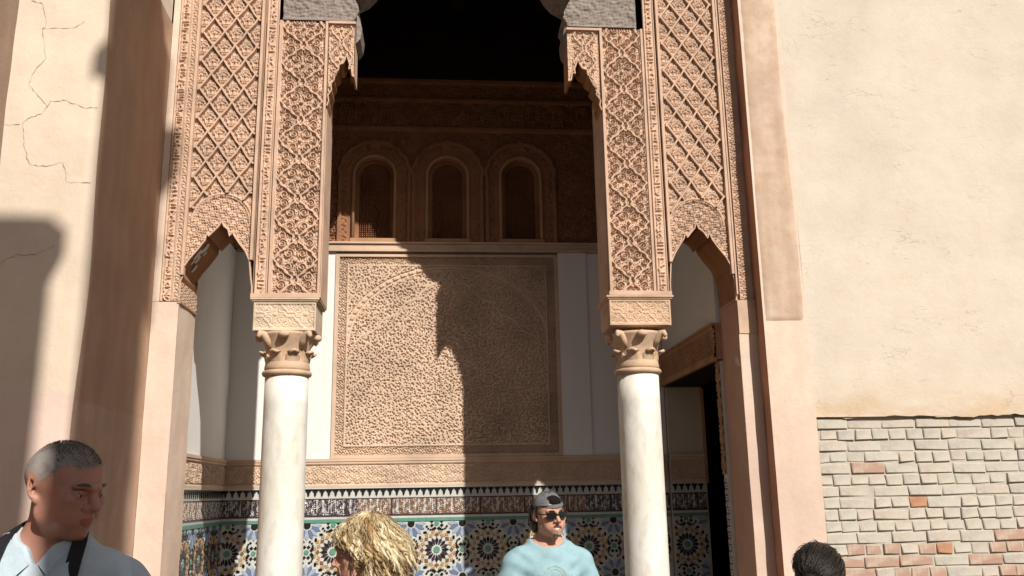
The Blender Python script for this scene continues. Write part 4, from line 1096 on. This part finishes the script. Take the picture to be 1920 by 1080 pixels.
from mathutils.bvhtree import BVHTree
def on_cloth(o):
    me = o.data; bv = BVHTree.FromPolygons([v.co[:] for v in me.vertices], [p.vertices[:] for p in me.polygons])
    def f(x, z, off=.004, back=False):
        h = bv.ray_cast(Vector((x, .6 if back else -.6, z)), Vector((0, -1 if back else 1, 0)))
        if h[0] is None: return np.array([x, .05 if back else -.05, z]), np.array([0, 0, 1.])
        n = np.array(h[1]); y_ = h[0][1]
        if n[1] > 0 and not back or n[1] < 0 and back: n = -n
        return np.array([x, y_ + (off if back else -off), z]), n
    return f
def trousers(t, mat, g=.014):
    S = Sdf(ax3(-.3, .3, .011), ax3(-.2, .22, .011), ax3(.02, 1.05, .011))
    S.ell((0, .01, .95), (.162 + g, .112 + g, .11 + g), .05)
    for s in (-1, 1): S.cap((s * .09, .01, .92), (s * .10, -.01, .49), .085 + g, .062 + g, .05); S.cap((s * .10, -.01, .49), (s * .105, .025, .085), .062 + g, .046 + g, .04)
    S.plane_cut((0, 0, -1), -1.0); S.plane_cut((0, 0, 1), .06); V, Q = S.mesh(); part('trousers', V, Q, mat, t, smooth=True, local=True)
    for s in (-1, 1):
        S = Sdf(ax3(-.22, .22, .009), ax3(-.24, .14, .009), ax3(-.02, .16, .009)); S.cap((s * .107, .04, .045), (s * .12, -.15, .04), .045, .042, .02); S.cap((s * .105, .03, .05), (s * .105, .03, .10), .047, .045, .02); S.plane_cut((0, 0, 1), .0)
        V, Q = S.mesh(); part('shoe', V, Q, M['shoe'], t, smooth=True, local=True)

def skin_mat(name, c, red):
    mt, tt, p = nodes_of(name); v = coords(tt)
    a = noise(tt, 14., 5, .6, v); b2 = noise(tt, 160., 4, .6, v)
    col = ramp(tt, a, [(.3, tuple(np.array(c) * .86)), (.52, tuple(c)), (.72, tuple(red))]); tt.links.new(col, p.inputs['Base Color'])
    p.inputs['Roughness'].default_value = .5; p.inputs['Specular IOR Level'].default_value = .35
    p.inputs['Subsurface Weight'].default_value = .12; p.inputs['Subsurface Radius'].default_value = (.010, .004, .002); p.inputs['Subsurface Scale'].default_value = 1.
    bump(tt, p, b2, .22, .0015); return mt
M['skin_ruddy'] = skin_mat('ruddy_skin', (.41, .20, .14), (.43, .16, .115))
M['skin_pink'] = skin_mat('pink_skin', (.56, .30, .21), (.55, .24, .17))
M['skin_tan'] = skin_mat('tanned_skin', (.50, .28, .19), (.50, .23, .16))
M['lip'] = skin_mat('lip_skin', (.34, .12, .09), (.36, .12, .10)); M['stubble'] = skin_mat('thin_hairline_skin', (.31, .18, .135), (.30, .20, .16)); M['scalp'] = simple('cropped_grey_hair', (.27, .235, .21), .3, 22., .75, .5, 420., .3, c2=(.13, .105, .09), bdist=.002)
M['eye'] = simple('eye_white', (.40, .36, .33), .05, 5., .2, 0, spec=.5); M['iris'] = simple('eye_iris', (.03, .025, .02), .3, 60., .15, 0, spec=.5)
M['shoe'] = simple('dark_shoe', (.03, .026, .022), .2, 9., .6, .1)
M['denim'] = simple('denim', (.05, .07, .12), .3, 40., .9, .3, 300.); M['khaki'] = simple('khaki_cotton', (.24, .19, .13), .2, 30., .9, .3, 300.)
M['tee'] = simple('light_blue_cotton', (.265, .405, .445), .10, 30., .95, .3, 400., .1, bdist=.001); M['tee_print'] = simple('faded_print', (.30, .38, .35), .35, 60., .95, .2, 300., .1)
M['oxford'] = simple('pale_blue_cotton', (.46, .53, .57), .08, 40., .95, .35, 420., .1, bdist=.001); M['oxford_in'] = simple('pale_blue_collar', (.40, .48, .52), .08, 40., .95, .3, 420., .1, bdist=.001)
M['strap'] = simple('black_webbing', (.012, .012, .014), .2, 90., .7, .4, 300., .3); M['button'] = simple('navy_button', (.04, .05, .09), .1, 9., .4, 0)
M['cap_inside'] = simple('dark_hair_in_shadow', (.014, .011, .010), .3, 60., .95, .3, 300., .05)
M['cap'] = simple('grey_cotton_twill', (.16, .16, .165), .18, 60., .95, .4, 320., .1, bdist=.0015); M['black'] = simple('black_plastic', (.01, .01, .011), .1, 9., .2, 0, spec=.5)
M['teeth'] = simple('teeth', (.72, .68, .60), .05, 20., .3, 0, spec=.5)
def hair_m(n, c): return simple(n, c, .35, 40., .45, .3, 300., .5, (1, 1, .3))
M['blond'] = [hair_m('blond_hair', (.52, .39, .20)), hair_m('light_blond_hair', (.70, .58, .37)), hair_m('dark_blond_hair', (.27, .165, .065))]
M['brown'] = [hair_m('dark_brown_hair', (.024, .016, .011)), hair_m('brown_hair', (.050, .034, .020)), hair_m('black_hair', (.010, .008, .007))]
M['grey'] = [hair_m('grey_hair', (.20, .175, .15)), hair_m('white_hair', (.42, .40, .37)), hair_m('dark_grey_hair', (.085, .072, .06))]

def locks(name, T, n, mats, seed, root_ok, flow, length, rad, curl, wts, segs=9, lift=.010, parent=None, sides=5, wave=0):
    """tapered locks that start on the skull and follow a flow field over it; one joined hair part"""
    r = np.random.default_rng(seed); V = []; Fq = []; mi = []; C0 = np.array([0, .014, .036]); RR = np.array([.0765, .098, .084])
    made = 0
    while made < n:
        d = r.normal(size=3); d /= np.linalg.norm(d); p = C0 + d * RR
        if not root_ok(p): continue
        made += 1; L = length(p, r); lv = r.uniform(.2, 1.); ph = (r.uniform(0, 6.28) if not wave else wave * math.sin(p[0] * 55 + p[1] * 38 + p[2] * 20) + 2.2 * math.sin(p[1] * 70 - p[2] * 30) + r.uniform(-.5, .5)); cf = curl[1] * (r.uniform(.7, 1.3) if not wave else r.uniform(.92, 1.08)); ca = curl[0] * r.uniform(.5, 1.4)
        pts = []; q = p.copy(); vel = flow(p, r)
        for i in range(segs + 1):
            f = i / segs
            e = (q - C0) / RR; ee = np.linalg.norm(e)
            nrm = e / RR; nrm /= np.linalg.norm(nrm)
            if q[2] > -.03 and ee < 1 + lift * lv / .09: q = C0 + e / ee * (1 + lift * (.3 + .7 * lv) / .09) * RR
            side = np.cross(vel, nrm); side /= np.linalg.norm(side) + 1e-9
            off = ca * (f ** .7) * (math.cos(ph + cf * f * 6.28) * side + .8 * math.sin(ph + cf * f * 6.28) * nrm)
            pts.append(P0(T, q + off))
            v2 = flow(q, r); v2 = v2 - nrm * min(v2 @ nrm, 0) if q[2] > -.02 else v2
            vel = .55 * vel + .45 * v2; vel /= np.linalg.norm(vel) + 1e-9; q = q + vel * L / segs
        rr = rad * r.uniform(.7, 1.3); rads = [rr * (.75 + .5 * math.sin(math.pi * min(1, i / segs * 1.15)) ** .8) * (1 - .8 * (i / segs) ** 3) for i in range(segs + 1)]
        v, fq = tube(pts, rads, sides, False); b = len(V); V += v; Fq += [[b + k for k in x] for x in fq]; cl = .5 + .5 * math.sin(p[0] * 90 + 1.3) * math.sin(p[1] * 75 + p[2] * 60) + r.uniform(-.25, .25); mi += [(int(r.choice(len(mats), p=wts)) if not wave else (2 if cl < wts[2] else 1 if cl > 1 - wts[1] else 0))] * len(fq)
    o = part(name, np.array(V), np.array(Fq), mats, parent, mi, True, local=True); return o
def strip(pts, wd, th, nrm):
    P = np.array(pts, float); Tn = np.gradient(P, axis=0); Tn /= np.linalg.norm(Tn, axis=1)[:, None]; N = np.array(nrm, float); N = N / np.linalg.norm(N, axis=-1, keepdims=True); B = np.cross(Tn, N); B /= np.linalg.norm(B, axis=1)[:, None]
    N = np.cross(B, Tn); V = []
    for i in range(len(P)): V += [P[i] - B[i] * wd / 2 - N[i] * th / 2, P[i] + B[i] * wd / 2 - N[i] * th / 2, P[i] + B[i] * wd / 2 + N[i] * th / 2, P[i] - B[i] * wd / 2 + N[i] * th / 2]
    Fq = [[i * 4 + j, i * 4 + (j + 1) % 4, (i + 1) * 4 + (j + 1) % 4, (i + 1) * 4 + j] for i in range(len(P) - 1) for j in range(4)]
    return V, Fq + [[3, 2, 1, 0], [len(V) - 4, len(V) - 3, len(V) - 2, len(V) - 1]]

# ---- grey-haired man at the left edge
t, T, A_, sw = make_person('person', 'grey-haired man in a pale blue collared shirt at the left edge, looking right', (-1.060, -2.98, 0), R(8), 1.065, R(54), R(12), R(0), M['skin_ruddy'], dict(jaw=.96, nose=1.15, gaze=.5, scalp=M['scalp'], heavy=1, brow=M['grey'][2]))
man_l, T_l = t, T
rok = lambda p: .60 * p[1] + .80 * p[2] > .0225 + (.014 * min(1, max(0, (abs(p[0]) - .02) / .03)) if p[1] < -.03 else 0) + .004 * math.sin(p[0] * 310 + p[2] * 170) and abs(p[1] - .022) + abs(p[2]) * .6 > (.03 if abs(p[0]) > .068 else 0)
def fl(p, r): q = (p - np.array([0, .014, .036])) / np.array([.0765, .098, .084]) ** 2; q /= np.linalg.norm(q); return q * .8 + np.array([0, -.4, .1]) + r.normal(size=3) * .25
locks('hair', T, 6500, M['grey'], 3, rok, fl, lambda p, r: r.uniform(.002, .0045) * (1.4 if p[2] > .07 else .7), .0006, (0, 1), (.75, .20, .05), 2, .002, t, 3)
sh_l = shirt(t, M['oxford'], A_, sw, 1.9, (.074, .088, .075, -.012, 1.575), .026, 2, .84, .022, .0022, .10)
# collar: two folded leaves, a placket, buttons and a pocket
for s in (-1, 1):
    P = [(s * .012, -.107, 1.415), (s * .045, -.092, 1.462), (s * .075, -.045, 1.512), (s * .082, .02, 1.545), (s * .058, .085, 1.562), (0, .108, 1.568)]
    Q_ = [(s * .070, -.135, 1.395), (s * .092, -.112, 1.430), (s * .112, -.055, 1.478), (s * .112, .02, 1.510), (s * .078, .105, 1.520), (0, .135, 1.522)]
    V = []; 
    for a, c in zip(P, Q_):
        a, c = np.array(a), np.array(c); mid = (a + c) / 2 + np.array([s * .006, -.006, .012]); V += [a, mid, c, c + np.array([-s * .004, .006, -.004]), mid + np.array([-s * .006, .006, -.006]), a + np.array([-s * .004, .004, -.006])]
    Fq = [[i * 6 + j, i * 6 + (j + 1) % 6, (i + 1) * 6 + (j + 1) % 6, (i + 1) * 6 + j] for i in range(5) for j in range(6)]
    part('collar', V, Fq, M['oxford_in'], t, smooth=True, local=True)
oc = on_cloth(sh_l)
for s in (-1, 1):
    V = []; Fq = []
    for i in range(8):
        q = i / 7; a_ = np.array([s * (.010 + .066 * q), 1.468 + .062 * q]); c_ = np.array([s * (.058 + .056 * q), 1.418 + .082 * q ** .8])
        for k2 in range(5): xz = a_ + (c_ - a_) * k2 / 4; V.append(oc(xz[0], xz[1], .006 + .007 * math.sin(k2 / 4 * 2.6))[0])
    for i in range(7):
        for k2 in range(4): Fq.append((i * 5 + k2, i * 5 + k2 + 1, i * 5 + k2 + 6, i * 5 + k2 + 5))
    V += [v + np.array([0, .004, 0]) for v in V]; Fq += [tuple(35 + 5 + q for q in f[::-1]) for f in Fq]
    part('collar', V, Fq, M['oxford_in'], t, smooth=True, local=True)
V, Fq = strip([oc(0, zq, .002)[0] for zq in np.linspace(1.40, 1.0, 14)], .034, .005, (0, -1, .1)); part('placket', V, Fq, M['oxford_in'], t, local=True)
for zq in (1.375, 1.29, 1.21):
    c = oc(0, zq, .005)[0]; V, Fq = tube([c, c + np.array([0, -.004, 0])], .0062, 10); part('button', V, Fq, M['button'], t, local=True)
V, Fq = strip([oc(x, 1.345, .002)[0] for x in np.linspace(.055, .125, 5)], .007, .004, (.2, -1, .1)); part('pocket_edge', V, Fq, M['oxford_in'], t, local=True)
trousers(t, M['khaki'])
st = thing('camera_strap', 'black camera strap hanging round the neck of the grey-haired man', 'strap', (-1.060, -2.98, 0)); st.rotation_euler.z = R(8); st.scale = (1.065,) * 3; LOC[st] = np.zeros(3)
for s in (-1, 1):
    P = [(0, .112, 1.575), (s * .055, .095, 1.572), (s * .085, .045, 1.560)]; N = [(0, 1, .4), (s * .3, .8, .6), (s * .6, .2, .9)]
    for x, zq in ((.094, 1.515), (.093, 1.485), (.090, 1.45), (.085, 1.40), (.079, 1.35), (.072, 1.29), (.062, 1.22), (.05, 1.14), (.035, 1.07), (.02, 1.0)):
        yy = min(oc(s * x + d, zq + e, 0)[0][1] for d in (-.018, 0, .018) for e in (-.015, .015)); P.append((s * x, yy - (.017 if zq > 1.39 else .008), zq)); N.append((0, -1, .35))
    P = np.array(P); N = np.array(N); N /= np.linalg.norm(N, axis=1)[:, None]
    for _ in range(1): P[1:-1] = .25 * P[:-2] + .5 * P[1:-1] + .25 * P[2:]; N[1:-1] = .25 * N[:-2] + .5 * N[1:-1] + .25 * N[2:]
    V, Fq = strip(P[:9], .034, .008, N[:9]); part('shoulder_pad', V, Fq, M['strap'], st, local=True); V, Fq = strip(P[8:], .018, .005, N[8:]); part('webbing', V, Fq, M['strap'], st, local=True)

# ---- blond woman seen from the side
t, T, A_, sw = make_person('person', 'woman with short curly blond hair facing left before the tiled dado', (-.225, -2.40, 0), R(-72), .925, R(-6), R(4), 0, M['skin_pink'], dict(female=1, jaw=.9, nose=.9, brow=M['blond'][2]))
S = Sdf(ax3(-.12, .12, .004), ax3(-.14, .14, .004), ax3(1.53, 1.84, .004)); A, b = T
S.ell(P0(T, (0, .018, .036)), (.084, .102, .090), .01, '+', A.T); n = A @ np.array([0, .72, .69]); S.plane_cut(n, n @ b + .010, .006); V, Q = S.mesh(); part('hair_base', V, Q, M['blond'][2], t, smooth=True, local=True)
def root_w(p): return .72 * p[1] + .69 * p[2] > (.004 if p[2] > .03 else -.012)
def flow_w(p, r):
    d = p - np.array([0, .035, .118]); d[2] -= .035
    if p[1] < -.02: d = d + np.array([.035 * np.sign(p[0] + 1e-3), .01, -.02])
    d /= np.linalg.norm(d) + 1e-9; d = d + np.array([0, .02, -.42])
    if p[2] < -.02: d = d + np.array([-.3 * p[0] * 9, -.25 if p[1] > .05 else .1, 0])
    return d / np.linalg.norm(d) + r.normal(size=3) * .07
locks('hair', T, 330, M['blond'], 8, root_w, flow_w, lambda p, r: r.uniform(.07, .13) if p[1] > .0 else r.uniform(.045, .07), .0085, (.0090, 1.35), (.42, .36, .26), 14, .024, t, 8, 1.2)
locks('hair_strand', T, 2600, M['blond'], 18, root_w, flow_w, lambda p, r: r.uniform(.05, .12) if p[1] > .0 else r.uniform(.035, .065), .0011, (.0095, 1.35), (.42, .36, .22), 10, .036, t, 3, 1.2)
locks('hair_curl', T, 90, M['blond'], 9, lambda p: root_w(p) and p[1] > .0 and p[2] < .08, flow_w, lambda p, r: r.uniform(.06, .11), .0080, (.016, 1.7), (.45, .33, .25), 16, .032, t, 8, 2.)
shirt(t, M['oxford_in'], A_, sw, .6, (.085, .095, .07, -.01, 1.56), .016, 4, .86, .01); trousers(t, M['denim'])

# ---- man with the cap in front of the back wall
t, T, A_, sw = make_person('person', 'smiling man in light blue T-shirt, black sunglasses and backwards grey cap', (.605, -.62, 0), R(8), .978, R(12), R(6), R(-5), M['skin_tan'], dict(smile=1, brow=M['brown'][0], jaw=1.02))
A, b = T
S = Sdf(ax3(-.14, .14, .0036), ax3(-.2, .22, .0036), ax3(1.53, 1.84, .0036))
S.ell(P0(T, (0, .014, .034)), (.0835, .106, .092), .01, '+', A.T); n = A @ np.array([0, .10, .995]); S.plane_cut(n, n @ b + .047, .004)
S.ell(P0(T, (0, -.105, .066)), (.043, .065, .036), .004, '-', A.T)
S.ell(P0(T, (0, .014, .036)), (.079, .101, .0875), .003, '-', A.T)
V, Q = S.mesh(); cp = part('cap', V, Q, M['cap'], t, smooth=True, local=True)
V, Fq = strip([P0(T, p) for p in ((-.064, -.050, .055), (-.042, -.074, .053), (-.016, -.0875, .052), (.016, -.0875, .052), (.042, -.074, .053), (.064, -.050, .055))], .018, .004, [A @ np.array(q) for q in ((-.8, -.6, .1), (-.5, -.9, .1), (-.1, -1, .1), (.1, -1, .1), (.5, -.9, .1), (.8, -.6, .1))]); part('cap_strap', V, Fq, M['cap'], t, local=True)
V = []
for i in range(7):
    a = math.pi * i / 6; V += [P0(T, (.07 * math.cos(a), .09 + .0 * math.sin(a), .052)), P0(T, (.066 * math.cos(a), .09 + .075 * math.sin(a), .045 - .006 * math.sin(a))), P0(T, (.066 * math.cos(a), .09 + .075 * math.sin(a), .041 - .006 * math.sin(a))), P0(T, (.07 * math.cos(a), .09, .047))]
part('cap_brim', V, [[i * 4 + j, i * 4 + (j + 1) % 4, i * 4 + 4 + (j + 1) % 4, i * 4 + 4 + j] for i in range(6) for j in range(4)], M['cap'], t, local=True)
V, Fq = tube([P0(T, (0, .014, .134)), P0(T, (0, .014, .140))], .008, 10); part('cap_button', V, Fq, M['cap'], t, local=True)
for s in (-1, 0, 1):
    V, Fq = tube([P0(T, (s * .06 * math.sin(q) if s else 0, .014 + (-.106 if s == 0 else -.05) * -math.sin(q) * (1 if s == 0 else -1), .040 + .0965 * math.cos(q) * (1 if s == 0 else .985))) for q in np.linspace(.05, 1.25, 9)], .0016, 4); part('seam', V, Fq, M['cap'], cp, local=True)
S = Sdf(ax3(-.13, .13, .0036), ax3(-.12, .14, .0036), ax3(1.48, 1.80, .0036))
S.ell(P0(T, (0, .018, .036)), (.0785, .099, .0865), .01, '+', A.T)
for s in (-1, 1): S.ell(P0(T, (s * .064, .050, -.044)), (.026, .036, .058), .02, '+', A.T); S.cap(P0(T, (s * .074, -.012, .045)), P0(T, (s * .074, -.014, -.005)), .007, .004, .008)
S.ell(P0(T, (0, .08, -.05)), (.06, .03, .055), .02, '+', A.T)
n = A @ np.array([0, .93, .37]); S.plane_cut(n, n @ b - .006, .006); V, Q = S.mesh(); part('hair', V, Q, M['brown'][0], t, smooth=True, local=True)
S = Sdf(ax3(-.10, .10, .0036), ax3(-.14, .06, .0036), ax3(1.64, 1.80, .0036)); S.ell(P0(T, (0, -.030, .070)), (.058, .055, .038), .01, '+', A.T); V, Q = S.mesh(); part('fringe', V, Q, M['cap_inside'], t, smooth=True, local=True)
root_m = lambda p: p[1] > .02 and p[2] < .05; fl_m = lambda p, r: np.array([p[0] * 3, .15, -1.]) + r.normal(size=3) * .2
locks('hair_lock', T, 220, M['brown'], 5, root_m, fl_m, lambda p, r: r.uniform(.04, .09), .0032, (.006, .8), (.6, .2, .2), 7, .012, t, 4)
def lens(c, hw, hh, s):
    pts = [(c[0] + hw * x, c[1] + .012 * abs(x) ** 2 * (1 if x * s > 0 else .15), c[2] + hh * zq) for x, zq in ((-1, .75), (-.85, 1), (.9, 1), (1.08, .8), (1.0, -.1), (.75, -.8), (.4, -1), (-.5, -1), (-.85, -.75), (-.98, 0))]
    V = [P0(T, p) for p in pts] + [P0(T, (p[0], p[1] + .006, p[2])) for p in pts]; n = 10
    return V, [list(range(n))[::-1], list(range(n, 2 * n))] + [[i, (i + 1) % n, (i + 1) % n + n, i + n] for i in range(n)]
gl = None
for s in (-1, 1):
    V, Fq = lens((s * .034, -.1095, .005), .027, .0165, s); q = part('sunglasses_lens', V, Fq, M['black'], t, local=True)
    V, Fq = tube([P0(T, (s * .060, -.100, .014)), P0(T, (s * .072, -.085, .014)), P0(T, (s * .080, -.02, .012)), P0(T, (s * .081, .015, .010))], .0036, 6); part('sunglasses_temple', V, Fq, M['black'], t, local=True)
V, Fq = tube([P0(T, (-.009, -.112, .010)), P0(T, (0, -.114, .012)), P0(T, (.009, -.112, .010))], .0036, 6); part('sunglasses_bridge', V, Fq, M['black'], t, local=True)
V = []; 
for i in range(9):
    x = -.018 + .036 * i / 8; y = -.0895 + 18 * x * x
    V += [P0(T, (x * 1.3, y - .0095, -.0570 + 14 * x * x)), P0(T, (x * 1.3, y - .0085, -.0730 + 44 * x * x))]
part('teeth', V, [(i * 2, i * 2 + 1, i * 2 + 3, i * 2 + 2) for i in range(8)], M['teeth'], t, local=True)
def beard(n, seed, region, name='beard'):
    r = np.random.default_rng(seed); V = []; Fq = []
    for _ in range(n):
        p, nrm = region(r); tip = p + nrm * .004 + np.array([0, 0, -1.]) * r.uniform(.004, .008) + r.normal(size=3) * .0015; sd = np.cross(nrm, [0, 0, 1.]) * .0011
        b0 = len(V); V += [P0(T, p - sd), P0(T, p + sd), P0(T, tip)]; Fq.append([b0, b0 + 1, b0 + 2])
    part(name, V, Fq, M['brown'][0], t, local=True)
def mou(r): x = r.uniform(-.026, .026); return np.array([x, -.1015 + 16 * x * x, -.0455 - 7 * x * x + r.uniform(-.003, .003)]), np.array([x * 8, -1., 0])
def gt_(r): a = r.uniform(-1, 1); return np.array([a * .022, -.0955 + 22 * (a * .022) ** 2 + r.uniform(-.001, .001), -.090 + r.uniform(-.016, .008)]), np.array([a * .5, -1., -.2])
beard(700, 1, mou, 'moustache'); beard(800, 2, gt_, 'beard')
sh_t = shirt(t, M['tee'], A_, sw, .62, (.112, .125, .088, -.020, 1.560), .018, 7, .84, .022, .0026)
# faded round print on the chest
oct_ = on_cloth(sh_t)
def chest_y(x, zq): return oct_(x, zq, .0025)[0][1]
cxp, czp = .0, 1.318
V = []; Fq = []
for ring, (r0, r1) in enumerate(((.060, .066), (.046, .050))):
    b0 = len(V)
    for q in np.linspace(0, 2 * math.pi, 40, endpoint=False):
        for rr in (r0, r1): x, zq = cxp + rr * math.sin(q), czp + rr * math.cos(q); V.append((x, chest_y(x, zq), zq))
    Fq += [[b0 + 2 * i, b0 + 2 * ((i + 1) % 40), b0 + 2 * ((i + 1) % 40) + 1, b0 + 2 * i + 1] for i in range(40)]
r = random.Random(3)
for i in range(11):
    x0 = cxp - .105 + i * .0205; z0 = czp + .006; hh = .020
    for s_ in range(3):
        xa, xb = x0 + r.uniform(-.006, .006), x0 + r.uniform(-.006, .006); za, zb_ = z0 - hh * r.uniform(.3, 1), z0 + hh * r.uniform(.2, 1)
        b0 = len(V); V += [(xa - .0018, chest_y(xa, za), za), (xa + .0018, chest_y(xa, za), za), (xb + .0018, chest_y(xb, zb_), zb_), (xb - .0018, chest_y(xb, zb_), zb_)]; Fq.append([b0, b0 + 1, b0 + 2, b0 + 3])
part('chest_print', V, Fq, M['tee_print'], t, local=True)
trousers(t, M['denim'])

# ---- dark-haired person at the lower right, seen from behind
t, T, A_, sw = make_person('person', 'person with dark hair tied back, in front of the brick patch at lower right', (1.262, -2.62, 0), R(150), .868, R(8), R(6), R(0), M['skin_tan'], dict(female=1, jaw=.9, brow=M['brown'][0]))
S = Sdf(ax3(-.12, .12, .004), ax3(-.14, .14, .004), ax3(1.5, 1.84, .004)); A, b = T
S.ell(P0(T, (0, .018, .036)), (.0815, .103, .089), .01, '+', A.T); n = A @ np.array([0, .72, .69]); S.plane_cut(n, n @ b + .008, .006); V, Q = S.mesh(); part('hair_base', V, Q, M['brown'][0], t, smooth=True, local=True)
bun = np.array([.035, .125, -.005])
fl_b = lambda p, r: (bun - p) / (np.linalg.norm(bun - p) + 1e-6) + r.normal(size=3) * .06
locks('hair', T, 2200, M['brown'], 12, lambda p: .72 * p[1] + .69 * p[2] > .004, fl_b, lambda p, r: min(.2, np.linalg.norm(bun - p) * 1.1), .0017, (.003, .7), (.5, .35, .15), 9, .012, t, 4)
V, Fq = tube([P0(T, p) for p in ((.035, .108, -.005), (.040, .135, -.005), (.046, .158, -.03), (.045, .165, -.09), (.040, .155, -.15))], [.020, .026, .028, .022, .006], 10); part('ponytail', V, Fq, M['brown'][0], t, smooth=True, local=True)
V, Fq = tube([P0(T, p) for p in ((.035, .112, -.004), (.038, .126, -.005))], .024, 12); part('hair_band', V, Fq, M['strap'], t, local=True)
shirt(t, M['khaki'], A_, sw, .6, (.085, .095, .07, -.01, 1.56), .016, 9, .86, .01); trousers(t, M['denim'])
